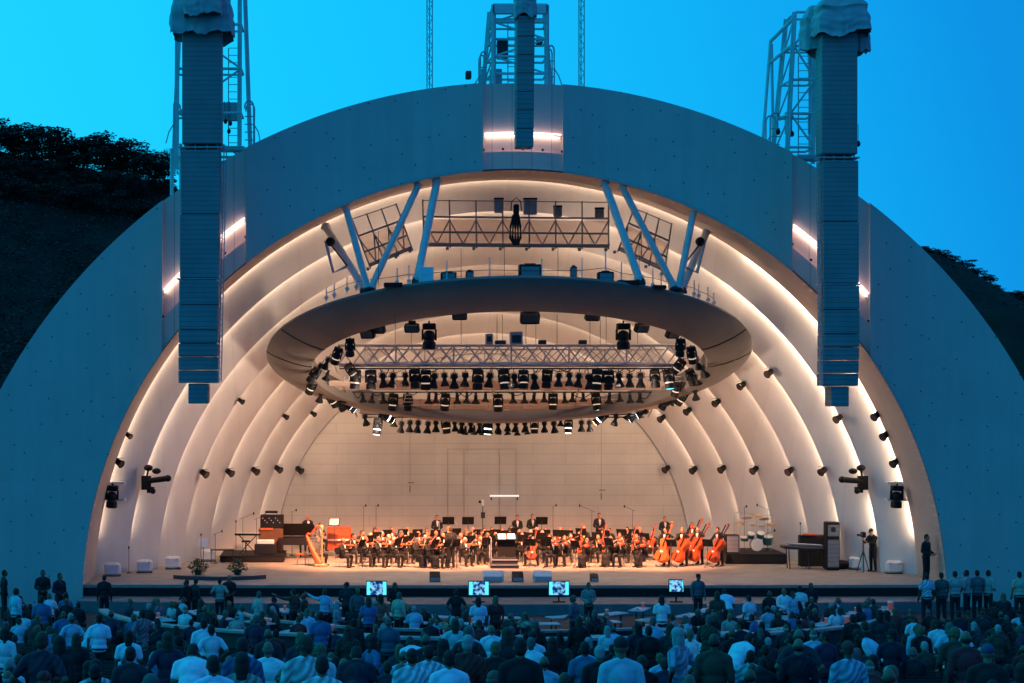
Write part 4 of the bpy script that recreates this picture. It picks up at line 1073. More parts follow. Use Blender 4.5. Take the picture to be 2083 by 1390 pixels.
    h2 = MB(); h2.ell(H((0, .024, .042)), (.090, .104, .100), 14, 9, hq); h2.ell(H((0, .065, -.07)), (.092, .062, .14), 12, 8, hq); h2.ell(H((0, .075, -.17)), (.085, .05, .10), 12, 8, hq)
    for s in (-1, 1): h2.ell(H((s * .078, .01, -.06)), (.024, .04, .11), 8, 6, hq)
    out['long_hair'] = remesh(h2, .014, key + '_long_hair', [HAIRM], 1)
    h3 = MB(); h3.ell(H((0, .045, -.02)), (.082, .072, .055), 14, 8, hq)
    for s in (-1, 1): h3.ell(H((s * .07, .01, -.005)), (.014, .03, .032), 7, 5, hq)
    out['fringe_hair'] = remesh(h3, .013, key + '_fringe', [HAIRM], 1)
    h4 = MB(); h4.ell(H((0, .015, .055)), (.088, .102, .085), 14, 9, hq); h4.ell(H((0, -.10, .035)), (.07, .06, .012), 10, 5, hq)
    out['cap'] = remesh(h4, .013, key + '_cap', [CLOTH], 1)
    # white shirt front with a bow tie for the players in evening dress
    sf = MB(); vs = []
    for i in range(9):
        t = i / 8; z = 1.43 - .27 * t; wdt = .052 * (1 - t) ** .8 + .010
        for xx in (-1, -.5, 0, .5, 1):
            yy = -(.118 * build + .016) * math.sqrt(max(.2, 1 - ((z - 1.27) / .235) ** 2)) * (1 - .25 * (xx * wdt / .17) ** 2) - .020
            if z > 1.36: yy = min(yy, -.088 - (.02 * (1.43 - z) / .07))
            vs.append(up((xx * wdt, yy, z)))
    sf.add(vs, [(i * 5 + j, i * 5 + j + 1, i * 5 + 6 + j, i * 5 + 5 + j) for i in range(8) for j in range(4)])
    sf.box(up((0, -.108, 1.435)), (.09, .02, .03), q)
    out['shirt_front'] = sf.mesh(key + '_shirt_front', CLOTH); shade(out['shirt_front'])
    # a strap for a bag, across the back
    out['H'] = hc
    return out
L, RR_ = lambda e_, w_: (e_, w_), None
POSES = {}
def pose(key, **k): POSES[key] = figure(key, **k)
pose('stand')
pose('stand_short', short=True, arms=(((.25, .04, 1.14), (.27, -.02, .90)), ((-.25, .0, 1.13), (-.22, -.14, .93))), build=1.08)
pose('hands_front', arms=(((.25, .02, 1.13), (.10, -.24, 1.05)), ((-.25, .02, 1.13), (-.08, -.25, 1.02))), grip=.9)
pose('hips', arms=(((.34, .10, 1.17), (.19, -.03, 1.0)), ((-.34, .10, 1.17), (-.19, -.03, 1.0))), short=True)
pose('point', arms=(((.36, -.14, 1.40), (.58, -.28, 1.52)), ((-.25, .03, 1.13), (-.22, -.08, .9))), grip=.1, head_turn=.4)
pose('bend', lean=.75, arms=(((.24, -.05, 1.16), (.2, -.2, .98)), ((-.24, -.05, 1.16), (-.2, -.2, .98))), short=True, build=1.06)
pose('turned', head_turn=1.0, arms=(((.26, .02, 1.14), (.17, -.21, 1.0)), ((-.25, .03, 1.13), (-.25, -.06, .89))))
pose('sit', seated=True, arms=(((.24, -.03, 1.13), (.12, -.26, 1.02)), ((-.24, -.03, 1.13), (-.12, -.26, 1.02))), grip=.7)
pose('sit_short', seated=True, short=True, lean=.18, head_turn=-.5, arms=(((.27, -.04, 1.14), (.16, -.28, 1.06)), ((-.27, -.04, 1.14), (-.2, -.26, 1.02))), build=1.07)
pose('sit_table', seated=True, lean=.28, head_turn=.5, arms=(((.28, -.12, 1.14), (.16, -.36, 1.12)), ((-.28, -.12, 1.14), (-.12, -.36, 1.16))))
pose('violin', seated=True, lean=.05, head_turn=.45, head_tilt=.18, arms=(((.27, -.17, 1.20), (.30, -.44, 1.40)), ((-.30, -.18, 1.24), (-.10, -.44, 1.33))), grip=1.1, knees=.16)
pose('cello', seated=True, lean=.12, head_turn=.2, arms=(((.36, -.12, 1.24), (.17, -.25, 1.40)), ((-.34, -.16, 1.18), (-.26, -.46, 1.08))), grip=1.2, knees=.27)
pose('wind', seated=True, head_tilt=.1, arms=(((.27, -.10, 1.17), (.05, -.34, 1.24)), ((-.27, -.10, 1.17), (-.05, -.38, 1.12))), grip=1.3)
pose('horn', seated=True, arms=(((.30, -.14, 1.20), (.08, -.32, 1.40)), ((-.30, -.12, 1.18), (-.06, -.34, 1.36))), grip=1.3)
pose('bass', lean=.22, head_turn=.3, arms=(((.38, -.16, 1.36), (.20, -.30, 1.56)), ((-.34, -.18, 1.16), (-.22, -.50, 1.06))), grip=1.2)
pose('gown_violin', seated=True, skirt=True, lean=.05, head_turn=.45, head_tilt=.18, arms=(((.27, -.17, 1.20), (.30, -.44, 1.40)), ((-.30, -.18, 1.24), (-.10, -.44, 1.33))), grip=1.1)
pose('camera', lean=.12, head_tilt=.1, arms=(((.22, -.18, 1.18), (.12, -.46, 1.30)), ((-.22, -.18, 1.2), (-.06, -.48, 1.36))), grip=1.0)

SKINS = [(.55, .33, .23), (.50, .28, .19), (.60, .38, .28), (.30, .17, .11), (.45, .26, .18)]
HAIRS = {'dark': (.012, .010, .009), 'brown': (.06, .035, .02), 'fair': (.17, .11, .06), 'grey': (.11, .105, .10), 'white': (.34, .33, .32)}
N_PEOPLE = 0
def person(p, mx, label, top, trou=(.02, .02, .024), hair='dark', hstyle='short_hair', skin=None, group=None, shirt=False, cap=None, topname='shirt', rnd=R):
    P_ = POSES[p]
    global N_PEOPLE; N_PEOPLE += 1
    o = inst('person', P_['body'], None, skin or rnd.choice(SKINS)); o.matrix_basis = mx
    tag(o, label, 'person', group)
    inst(topname, P_['top'], o, top); inst('skirt' if p == 'gown_violin' else 'trousers', P_['trousers'], o, trou)
    if cap: inst('cap', P_['cap'], o, cap)
    else: inst('hair', P_[hstyle], o, HAIRS[hair])
    if shirt: inst('shirt_front', P_['shirt_front'], o, (.78, .78, .76))
    return o

# ------------------------------------------------------------------ instruments, chairs and stands
VARN = mat('red_varnish', (0.50, 0.075, 0.022), 0.3, var=0.25, scale=8)
VARN2 = mat('orange_varnish', (0.60, 0.13, 0.035), 0.3, var=0.25, scale=8)
EBONY = mat('ebony', (0.012, 0.010, 0.010), 0.4)
BRASS = mat('brass', (0.72, 0.45, 0.14), 0.28, 0.85, 0.1, 10)
PAPER = mat('paper', (0.80, 0.79, 0.75), 0.8, var=0.06, scale=12)
GOLD = mat('gilded_wood', (0.75, 0.48, 0.24), 0.35, 0.3, 0.2, 9)
HALF = [(0, .05), (.015, .13), (.07, .215), (.17, .245), (.27, .215), (.36, .165), (.44, .145), (.52, .155), (.6, .20), (.70, .27), (.81, .30), (.91, .265), (.975, .16), (1, .04)]
def fiddle(name, L_, cat, varn, deep=.16, neck=.62, spike=0.0, bow=True):
    """violin-family body standing along +Z from its lower end, belly facing -Y"""
    t = empty(name, (0, 0, 0), '', cat)
    pts = [(w_ * L_, (1 - z) * L_) for z, w_ in HALF] + [(-w_ * L_, (1 - z) * L_) for z, w_ in reversed(HALF)]
    d = deep * L_; m = MB(); m.prism(pts, -d / 2, d / 2)
    ins = [(x * .93, L_ / 2 + (z - L_ / 2) * .95) for x, z in pts]; m.prism(ins, -d / 2 - d * .12, d / 2 + d * .1)
    m.build('body', varn, t)
    m = MB(); y = -d / 2 - d * .2
    m.tube((0, -d * .3, L_ * .92), (0, -d * .1, L_ * (1 + neck)), .032 * L_, .026 * L_, 7); m.lathe([(.02 * L_, -.03 * L_), (.05 * L_, -.02 * L_), (.05 * L_, .02 * L_), (.02 * L_, .03 * L_)], 8, Matrix.Rotation(pi / 2, 3, 'Y'), (0, -d * .1 - .03 * L_, L_ * (1 + neck + .03)))
    for s in (-1, 1):
        for k in (.0, .07): m.tube((0, -d * .1, L_ * (1 + neck - .03 - k)), (s * .09 * L_, -d * .1, L_ * (1 + neck - .03 - k)), .010 * L_, n=5)
    m.build('neck', varn, t)
    m = MB(); m.box((0, y - .03 * L_, L_ * 1.10), (.06 * L_, .015 * L_, L_ * (.62 + neck * .55))); m.build('fingerboard', EBONY, t)
    m = MB(); m.box((0, y, L_ * .40), (.13 * L_, .02 * L_, .07 * L_)); m.build('bridge', PAPER, t)
    m = MB(); m.box((0, y + .01, L_ * .17), (.07 * L_, .02 * L_, .24 * L_)); m.build('tailpiece', EBONY, t)
    for s in (-1, 1):
        m = MB(); m.path([(s * .12 * L_, y + d * .06, L_ * .52), (s * .10 * L_, y + d * .04, L_ * .44), (s * .13 * L_, y + d * .06, L_ * .36)], .008 * L_, 5); m.build('sound_hole', EBONY, t)
    if spike: m = MB(); m.tube((0, 0, .02), (0, 0, -spike), .008, n=5); m.build('spike', STEEL, t)
    return t
def bow_(L_):
    t = empty('bow', (0, 0, 0), '', 'bow'); m = MB(); m.path([(0, 0, 0), (L_ * .5, 0, .018), (L_, 0, .03)], [.0055, .005, .004], 5); m.box((L_ * .05, 0, -.01), (.05, .012, .02)); m.build('stick', VARN, t)
    m = MB(); m.box((L_ * .5, 0, -.012), (L_ * .92, .008, .003)); m.build('hair', PAPER, t); return t
VIO, VIO2 = Proto(fiddle('violin', .37, 'violin', VARN2, .13)), Proto(fiddle('viola', .43, 'viola', VARN, .13))
CEL, BASS, BASS2 = Proto(fiddle('cello', .76, 'cello', VARN, .17, .78, .32)), Proto(fiddle('double_bass', 1.14, 'double bass', VARN2, .2, .62, .2)), Proto(fiddle('double_bass', 1.12, 'double bass', VARN, .2, .62, .2))
BOW = Proto(bow_(.74))
def clarinet_():
    t = empty('clarinet', (0, 0, 0), '', 'clarinet'); m = MB(); m.tube((0, 0, 0), (0, 0, .56), .014, n=7); m.lathe([(.014, 0), (.02, -.04), (.036, -.08)], 9); m.build('tube', EBONY, t)
    m = MB()
    for i in range(7): m.box((.0, -.016, .08 + .06 * i), (.022, .01, .02))
    m.build('keys', STEEL, t); return t
def trumpet_():
    t = empty('trumpet', (0, 0, 0), '', 'trumpet'); m = MB(); m.lathe([(.012, -.28), (.009, -.26), (.009, 0), (.013, .12), (.025, .2), (.06, .25)], 10); m.path([(0, 0, -.1), (0, -.06, -.13), (0, -.09, -.05), (0, -.09, .07), (0, -.05, .12), (0, 0, .08)], .008, 5); m.build('tube', BRASS, t)
    m = MB()
    for i in (-.03, 0, .03): m.tube((0, .04, i), (0, -.1, i), .012, n=6)
    m.build('valves', BRASS, t); return t
def horn_():
    t = empty('french_horn', (0, 0, 0), '', 'horn'); m = MB(); m.path([(.14 * math.cos(a), 0, .14 * math.sin(a)) for a in [i * pi / 10 for i in range(20)]], .016, 6); m.path([(.10 * math.cos(a), .03, .10 * math.sin(a)) for a in [i * pi / 10 for i in range(20)]], .012, 6); m.build('coil', BRASS, t)
    m = MB(); m.lathe([(.02, .02), (.04, -.08), (.09, -.16), (.15, -.2)], 12, Matrix.Rotation(.5, 3, 'Y'), (.13, 0, -.05)); m.build('bell', BRASS, t); return t
def bassoon_():
    t = empty('bassoon', (0, 0, 0), '', 'bassoon'); m = MB(); m.tube((0, 0, -.5), (0, 0, .75), .028, .022, 8); m.tube((.045, 0, -.5), (.045, 0, .25), .026, n=8); m.build('tube', VARN, t)
    m = MB(); m.path([(.045, 0, .25), (.06, -.05, .33), (0.05, -.2, .30)], .006, 5); m.build('crook', STEEL, t); return t
CLA, TRU, HORN, BSN = Proto(clarinet_()), Proto(trumpet_()), Proto(horn_()), Proto(bassoon_())
def chair_():
    t = empty('chair', (0, 0, 0), '', 'chair')
    m = MB(); m.bbox((0, .02, .455), (.42, .42, .05), .02); m.build('seat', SATIN, t)
    m = MB(); m.bbox((0, .235, .72), (.40, .04, .30), .02); m.build('backrest', SATIN, t)
    for sx in (-1, 1):
        m = MB(); m.tube((sx * .19, -.16, .44), (sx * .2, -.19, 0), .012, n=6); m.build('leg', STEEL, t)
        m = MB(); m.path([(sx * .19, .21, 0), (sx * .19, .2, .44), (sx * .18, .25, .84)], .012, 6); m.build('leg', STEEL, t)
    return t
CHAIR = Proto(chair_())
def stand_(paper=True):
    t = empty('music_stand', (0, 0, 0), '', 'music stand')
    m = MB(); q = Matrix.Rotation(math.radians(22), 3, 'X'); m.box((0, 0, 1.12), (.50, .015, .34), q); m.box((0, .045, .97), (.50, .07, .015), q); m.build('desk', BLACK, t)
    m = MB(); m.tube((0, -.01, .05), (0, -.01, 1.1), .013, n=6); m.build('pole', DARK, t)
    for i in range(3):
        a = 2 * pi * i / 3 + .5; m = MB(); m.path([(0, -.01, .22), (.16 * math.cos(a), .16 * math.sin(a) - .01, .08), (.27 * math.cos(a), .27 * math.sin(a) - .01, .0)], .010, 5); m.build('leg', DARK, t)
    if paper: m = MB(); m.box((0, .018, 1.13), (.42, .006, .29), q); m.build('sheet_music', PAPER, t)
    return t
STAND = Proto(stand_())

# ------------------------------------------------------------------ the orchestra
WARM_SK = [(.68, .25, .15), (.60, .22, .13), (.72, .30, .19)]  # reddened skin: the warm stage light is partly put into the colour
SUIT, GOWN = (.014, .013, .014), (.012, .010, .011)
ro = random.Random(21)
CEN = Vector((0.2, 82.0, 0))       # the conductor's podium, which the players turn toward
def facing(x, y, amt=.75):
    d = Vector((CEN.x - x, CEN.y - 1.5 - y, 0)); a = math.atan2(d.x, -d.y)
    return a * amt
def player(px, Y, kind, label, hair=None, style=None, rz=None, instr_label=None, stand_=True, idx=0):
    x = WX(px, Y); rz = facing(x, Y) if rz is None else rz
    mx = T(x, Y, 0, rz, ro.uniform(.98, 1.06)); hair = hair or ro.choice(['dark', 'brown', 'brown', 'fair', 'grey', 'dark', 'white']); style = style or ro.choice(['short_hair', 'short_hair', 'long_hair', 'fringe_hair'])
    gown = kind in ('violin', 'viola') and style == 'long_hair'
    p = {'violin': 'violin', 'viola': 'violin', 'cello': 'cello', 'clarinet': 'wind', 'bassoon': 'wind', 'trumpet': 'horn', 'horn': 'horn', 'bass': 'bass', 'drums': 'hands_front'}[kind]
    if gown: p = 'gown_violin'
    hw = {'short_hair': 'short ' + hair + ' hair', 'long_hair': 'long ' + hair + ' hair', 'fringe_hair': 'balding ' + hair + ' hair'}[style]
    person(p, mx, label[0] % hw, SUIT if not gown else GOWN, SUIT, hair, style, ro.choice(WARM_SK), 'orchestra players in black on the stage', shirt=not gown, topname='jacket' if not gown else 'blouse', rnd=ro)
    lab = label[1]; z0 = mx.to_3x3()
    loc = lambda v: mx @ Vector(v); dr = lambda v: z0 @ Vector(v)
    if kind in ('violin', 'viola'):
        pr = VIO if kind == 'violin' else VIO2
        a, b = Vector((.07, -.14, 1.00)), Vector((.33, -.52, .98)); pr.put(frame(loc(a), dr(b - a), dr((.25, -.35, 1.0))), '%s held by the %s' % (kind, lab), kind + 's of the orchestra')
        a, b = Vector((-.10, -.50, .93)), Vector((.30, -.26, 1.13)); f = frame(loc(a), dr((0, -.2, 1)), dr((.5, -.8, 0)))
        d = dr(b - a).normalized(); y = Vector((0, 0, 1)).cross(d).normalized(); m3 = Matrix((d, y, d.cross(y))).transposed().to_4x4(); m3.translation = loc(a)
        BOW.put(m3, 'bow of the %s' % lab, 'bows of the string players')
    elif kind == 'cello':
        a, b = Vector((.02, -.52, .33)), Vector((.10, -.17, 1.22)); CEL.put(frame(loc(a), dr(b - a), dr((0, -1, .3))), 'reddish cello between the knees of the %s' % lab, 'cellos')
        a, d = Vector((-.30, -.56, .64)), Vector((1, -.15, .12)); d = dr(d).normalized(); y = Vector((0, 0, 1)).cross(d).normalized(); m3 = Matrix((d, y, d.cross(y))).transposed().to_4x4(); m3.translation = loc(a)
        BOW.put(m3, 'bow of the %s' % lab, 'bows of the string players')
    elif kind == 'clarinet':
        a, b = Vector((0, -.50, .54)), Vector((0, -.14, 1.12)); CLA.put(frame(loc(a), dr(b - a), dr((0, -1, .3))), 'black clarinet played by the %s' % lab, 'clarinets')
    elif kind == 'bassoon':
        a, b = Vector((-.12, -.36, .72)), Vector((.2, -.12, 1.4)); BSN.put(frame(loc(a), dr(b - a), dr((0, -1, .3))), 'brown bassoon played by the %s' % lab, 'bassoons')
    elif kind == 'trumpet':
        a, b = Vector((.01, -.44, 1.13)), Vector((.01, -.7, 1.10)); TRU.put(frame(loc(a), dr(b - a), dr((0, 0, 1))), 'brass trumpet raised by the %s' % lab, 'trumpets')
    elif kind == 'horn':
        HORN.put(mx @ Matrix.Translation((0, -.34, .98)), 'brass horn held by the %s' % lab, 'french horns')
    if kind not in ('bass', 'drums'):
        CHAIR.put(mx @ Matrix.Translation((0, .05, 0)), 'black chair under the %s' % lab, 'orchestra chairs')
    if stand_ and kind not in ('drums',):
        q = mx @ Matrix.Translation((.1 if kind != 'bass' else -.2, -1.0 if kind != 'bass' else -1.15, -.06))
        q = Matrix.Translation((0, 0, -q.translation.z)) @ q
        STAND.put(q, 'black music stand before the %s' % lab, 'orchestra music stands')
def section(lst, kind, where, rowword, standmod=2):
    for i, (px, Y, *o) in enumerate(lst):
        k = o[0] if o else None
        player(px, Y, kind, ('%s with ' % kind_word[kind] + '%s, ' + '%s in %s' % (ORD[i] + ' from left', where), '%s %s in %s' % (ORD[i], kind_word[kind], where)), style=k, stand_=(i % standmod == 0))
kind_word = {'violin': 'violinist', 'viola': 'violist', 'cello': 'cellist', 'clarinet': 'clarinettist', 'bassoon': 'bassoonist', 'trumpet': 'trumpeter', 'horn': 'hornist', 'bass': 'bassist', 'drums': 'percussionist'}
section([(696, 82.4, 'fringe_hair'), (742, 82.7), (768, 82.5), (800, 82.6), (846, 82.3, 'long_hair'), (945, 83.0, 'short_hair')], 'violin', 'the front left row', 0)
section([(716, 84.2), (752, 84.4), (789, 84.3), (823, 84.2, 'fringe_hair'), (864, 84.3), (900, 84.6), (936, 84.8), (966, 85.0)], 'violin', 'the second left row', 0)
section([(735, 86.2), (776, 86.3), (815, 86.2, 'long_hair'), (850, 86.4), (886, 86.5), (948, 86.7)], 'violin', 'the third left row', 0)
section([(1130, 82.6, 'short_hair'), (1150, 83.0), (1196, 82.4, 'long_hair'), (1244, 82.8), (1268, 82.6), (1312, 82.5, 'long_hair')], 'viola', 'the front right row', 0)
section([(1086, 83.2, 'short_hair')], 'cello', 'the middle beside the podium', 0, 1)
section([(1118, 84.6), (1162, 84.6), (1218, 84.5), (1262, 84.6), (1296, 84.4)], 'viola', 'the second right row', 0)
section([(1180, 86.3), (1228, 86.4), (1290, 86.4), (1330, 86.2)], 'cello', 'the third right row', 0, 1)
section([(985, 87.4), (1022, 87.6), (1056, 87.5)], 'clarinet', 'the middle wind row', 0, 1)
section([(1092, 87.5), (1140, 87.8)], 'bassoon', 'the middle wind row', 0, 1)
section([(828, 88.4), (868, 88.6), (912, 88.8)], 'horn', 'the back left brass row', 0, 1)
section([(1240, 88.4), (1276, 88.5), (1302, 88.6)], 'trumpet', 'the back right brass row', 0, 1)
for i, (px, Y, nm) in enumerate(((889, 91.2, 'at the back left of the shell'), (1052, 91.2, 'with white shirt front behind the middle winds'), (1083, 91.4, 'right of the other at the middle back'), (1219, 91.2, 'at the back right of the shell'), (1352, 90.2, 'in the far right back corner'))):
    player(px, Y, 'drums', ('standing percussionist with %s ' + nm, 'standing player ' + nm), style='short_hair', rz=.1)
section([(974, 83.9), (992, 85.4, 'long_hair')], 'violin', 'the pair left of the podium', 0, 1)
section([(1062, 85.2), (1080, 86.4, 'long_hair'), (1104, 86.2)], 'viola', 'the knot behind the podium', 0, 1)
section([(962, 88.6), (1000, 88.9), (1040, 88.8)], 'clarinet', 'the rear wind row', 0, 1)
section([(1160, 88.6), (1188, 88.9), (1110, 88.9)], 'horn', 'the rear right wind row', 0, 1)
section([(762, 88.0), (796, 88.3)], 'bassoon', 'the rear left corner', 0, 1)
section([(980, 86.4), (1008, 86.0), (1036, 86.6, 'long_hair')], 'violin', 'the knot right behind the podium', 0, 1)
section([(890, 82.2, 'short_hair'), (870, 82.0, 'long_hair')], 'violin', 'the pair by the man in grey', 0, 1)
# basses along the right
for i, (px, Y, rz, pr, tiltx) in enumerate(((1356, 82.9, -.55, BASS, .05), (1392, 83.0, -.75, BASS2, .42), (1424, 83.6, -.8, BASS2, .5), (1465, 83.0, -.85, BASS2, .45), (1412, 86.0, -.6, BASS2, .3))):
    x = WX(px, Y); mx = T(x, Y, 0, rz, 1.02); w_ = ['frontmost orange-red', 'second from the left leaning', 'third from the left leaning', 'rightmost leaning', 'rearmost'][i]
    person('bass', mx, 'bassist standing behind the %s double bass' % w_, SUIT, SUIT, ['dark', 'grey', 'brown', 'dark', 'dark'][i], 'short_hair', WARM_SK[i % 3], 'orchestra players in black on the stage', shirt=True, topname='jacket', rnd=ro)
    z0 = mx.to_3x3(); a, b = Vector((-.06, -.60, .22)), Vector((.14 + tiltx * .4, -.16, 1.35)); pr.put(frame(mx @ a, z0 @ (b - a), z0 @ Vector((-.2, -1, .2))), '%s double bass at the right of the orchestra' % w_, 'double basses')
    STAND.put(T(x - .75, Y - .95, 0, -.6), 'black music stand before the %s double bass' % w_, 'orchestra music stands') if i in (1, 3, 4) else None
# loose stands seen dark against the back wall
for i, (px, Y, lab) in enumerate(((912, 89.6, 'left of the middle, beside the tall metal rail'), (952, 89.6, 'second from the left at the back'), (1018, 89.8, 'at the middle back, left of the standing pair'), (1102, 89.6, 'at the back, right of the standing pair'))):
    STAND.put(T(WX(px, Y), Y, .28, 0, 1.15), 'dark music stand %s' % lab, 'back row music stands')
# podium and the man in the dark suit walking past it
t = empty('podium', (WX(1026, 82.6), 82.6, 0), 'low grey conductor podium with two steps at the stage centre', 'podium')
m = MB(); m.bbox((0, .35, .18), (1.15, 1.2, .36), .02); m.build('platform', DARK, t)
m = MB(); m.bbox((-.05, -.55, .09), (1.25, .6, .18), .02); m.build('step', DARK, t)
m = MB(); m.box((0, -.262, .33), (1.16, .02, .05)); m.box((-.05, -.862, .16), (1.26, .02, .04)); m.build('edge_strip', GREY, t)
m = MB(); m.tube((-.6, -.1, .1), (-.6, -.1, 1.3), .025, n=6); m.tube((-.6, .85, .1), (-.6, .85, 1.3), .025, n=6); m.tube((-.6, -.1, 1.28), (-.6, .85, 1.28), .025, n=6); m.build('side_rail', STEEL, t)
t = empty('conductor_desk', (WX(1030, 84), 84.0, 0), 'white scores open on the black conductor desk above the podium', 'music desk')
m = MB(); m.box((0, 0, 1.22), (1.0, .5, .03), Matrix.Rotation(.5, 3, 'X')); m.box((0, .05, .75), (.8, .05, .8)); m.build('desk', BLACK, t)
m = MB(); q = Matrix.Rotation(.5, 3, 'X')
m.box((-.2, -.03, 1.25), (.36, .42, .012), q); m.box((.22, -.03, 1.255), (.34, .42, .012), q); m.build('score', PAPER, t)
person('stand', T(WX(917, 82.0), 82.0, 0, pi + .35, 1.06), 'man in dark grey suit standing back turned, left of the podium', (.028, .026, .026), (.022, .021, .021), 'brown', 'short_hair', WARM_SK[1], topname='jacket')

# harp, pianos and keyboards on the left
t = empty('harp', (WX(655, 82.6), 82.6, 0), 'tall gilded harp at the left end of the orchestra', 'harp', rz=-.5)
m = MB(); m.lathe([(.10, 0), (.07, .06), (.045, .12), (.035, .3), (.035, 1.55), (.05, 1.62), (.075, 1.72), (.08, 1.8), (.05, 1.86)], 10); m.build('column', GOLD, t, smooth=True)
m = MB(); m.path([(0, 0, 1.78), (-.22, 0, 1.82), (-.42, 0, 1.62), (-.58, 0, 1.42), (-.72, 0, 1.46), (-.80, 0, 1.36)], [.05, .05, .045, .04, .05, .05], 7); m.build('neck', VARN2, t, smooth=True)
m = MB(); m.path([(-.80, 0, 1.36), (-.5, 0, .75), (-.10, 0, .12)], [.06, .12, .19], 9); m.build('soundbox', VARN2, t, smooth=True)
m = MB(); m.bbox((-.05, 0, .07), (.5, .4, .14), .04); m.build('pedal_base', GOLD, t)
m = MB()
for i in range(18):
    u = i / 18; m.tube((-.05 - .68 * u, 0, 1.76 - .32 * u), (-.10 - .62 * u, 0, .28 + 1.0 * u), .003, n=3)
m.build('strings', PAPER, t)
person('cello', T(WX(642, 83.2), 83.2, 0, .9), 'harpist in black seated behind the gilded harp', SUIT, SUIT, 'fair', 'long_hair', WARM_SK[0], topname='jacket')
CHAIR.put(T(WX(642, 83.2) - .03, 83.24, 0, .9), 'black chair under the harpist', 'orchestra chairs')
t = empty('piano_stool', (WX(613, 83.4), 83.4, 0), 'orange wooden stool left of the harp', 'stool'); m = MB(); m.bbox((0, 0, .50), (.44, .34, .07), .02); m.build('seat', VARN2, t)
for a in (-1, 1):
    for b in (-1, 1): m = MB(); m.tube((a * .17, b * .12, .47), (a * .18, b * .13, 0), .025, .02, 6); m.build('leg', VARN2, t)
t = empty('grand_piano', (WX(606, 86.5), 86.5, 0), 'black grand piano half hidden at the far left of the orchestra', 'piano')
m = MB(); m.prism([(-.9, .66), (1.1, .66), (1.1, .98), (-.9, .98)], -.3, 1.0); m.build('case', EBONY, t)
m = MB(); m.quad((-.9, 1.0, 1.0), (1.0, 1.0, 1.0), (.7, .7, 1.6), (-.7, .7, 1.6)); m.build('lid', EBONY, t)
for x, y in ((-.8, -.2), (1, -.2), (.1, .9)): m = MB(); m.tube((x, y, .68), (x, y, 0), .06, .04, 8); m.build('leg', EBONY, t)
person('hands_front', T(WX(626, 90.2), 90.2, 0, .3, 1.04), 'bald man in black tails standing behind the harp', SUIT, SUIT, 'grey', 'fringe_hair', WARM_SK[1], shirt=True, topname='jacket')
person('wind', T(WX(650, 87.0), 87.0, .32, .6, 1.0), 'dark-haired keyboard player seated at the red-brown celesta', SUIT, SUIT, 'dark', 'short_hair', WARM_SK[0], topname='jacket', shirt=True)
CHAIR.put(T(WX(650, 87.0), 87.05, .3, .6), 'black chair under the celesta player', 'orchestra chairs')
t = empty('celesta', (WX(690, 87.6), 87.6, 0), 'red-brown upright celesta behind the violins', 'celesta'); m = MB(); m.bbox((0, .2, .85), (1.15, .5, 1.1), .03); m.build('case', VARN, t)
m = MB(); m.box((0, -.12, .80), (1.1, .2, .06)); m.build('keyboard', PAPER, t); m = MB(); m.box((0, -.06, 1.15), (1.0, .02, .35)); m.build('front_panel', mat('brown_panel', (.30, .08, .03), .5), t)
STAND.put(T(WX(680, 86.4), 86.4, .55, pi - .3, 1.05), 'music stand with a bright white sheet above the harp', None)

def riser(x0, x1, y0, y1, h, label):
    t = empty('stage_riser', ((x0 + x1) / 2, (y0 + y1) / 2, 0), label, 'platform'); m = MB(); m.bbox((0, 0, h / 2), (x1 - x0, y1 - y0, h - .05), .02); m.build('skirt', SATIN, t)
    m = MB(); m.bbox((0, 0, h - .012), (x1 - x0 + .04, y1 - y0 + .04, .03), .01); m.build('deck', BLACK, t); return h
h = riser(WX(447, 84.6), WX(578, 84.6), 84.6, 87.6, .30, 'low black riser carrying the keyboards at stage left')
Y = 85.6
t = empty('keyboard', (WX(504, Y), Y, h), 'black keyboard on a crossed stand, on the left riser', 'keyboard'); m = MB(); m.bbox((0, 0, .92), (1.2, .34, .10), .02); m.build('case', BLACK, t); m = MB(); m.box((0, -.06, .975), (1.1, .18, .01)); m.build('keys', PAPER, t)
for s in (-1, 1): m = MB(); m.tube((s * .4, 0, .87), (-s * .4, .05, 0), .025, n=6); m.build('stand_leg', DARK, t)
Y = 86.8; t = empty('organ', (WX(551, Y), Y, h), 'brown organ with a black equipment rack on top, left riser', 'organ'); m = MB(); m.bbox((0, .2, .55), (1.15, .6, 1.1), .03); m.build('case', mat('organ_wood', (.16, .07, .03), .5, var=.3), t)
m = MB(); m.bbox((.05, .2, 1.42), (1.1, .5, .62), .02); m.build('rack', BLACK, t)
for i in range(9): m = MB(); m.tube((-.38 + .1 * i, -.06, 1.58 - .1 * (i % 3)), (-.38 + .1 * i, -.10, 1.58 - .1 * (i % 3)), .03, n=6); m.build('knob', STEEL, t)
m = MB(); m.bbox((.02, .2, 1.86), (.6, .4, .10), .03); m.build('top_case', BLACK, t); m = MB(); m.box((-.2, -.12, 1.08), (.6, .06, .10)); m.build('keys', VARN2, t)
Y = 85.2; t = empty('keyboard_cover', (WX(540, Y), Y, h), 'bright white keyboard lid on a dark bench, right half of the riser', 'keyboard'); m = MB(); m.bbox((0, 0, .60), (.80, .3, .20), .03); m.build('lid', WHITE, t); m = MB(); m.bbox((0, .02, .25), (1.0, .45, .48), .02); m.build('bench', EBONY, t)
t = empty('drum_stool', (WX(500, 86.2), 86.2, h), 'round black stool behind the left keyboard', 'stool'); m = MB(); m.lathe([(.2, .5), (.22, .53), (.2, .58)], 12); m.build('seat', BLACK, t); m = MB(); m.tube((0, 0, 0), (0, 0, .5), .03, n=6); m.build('post', DARK, t)
Y = 84.2; t = empty('folding_table', (WX(452, Y), Y, 0), 'low table of percussion at the left end of the left riser', 'table'); m = MB(); m.bbox((0, 0, .62), (1.1, .4, .05), .01); m.build('top', DARK, t)
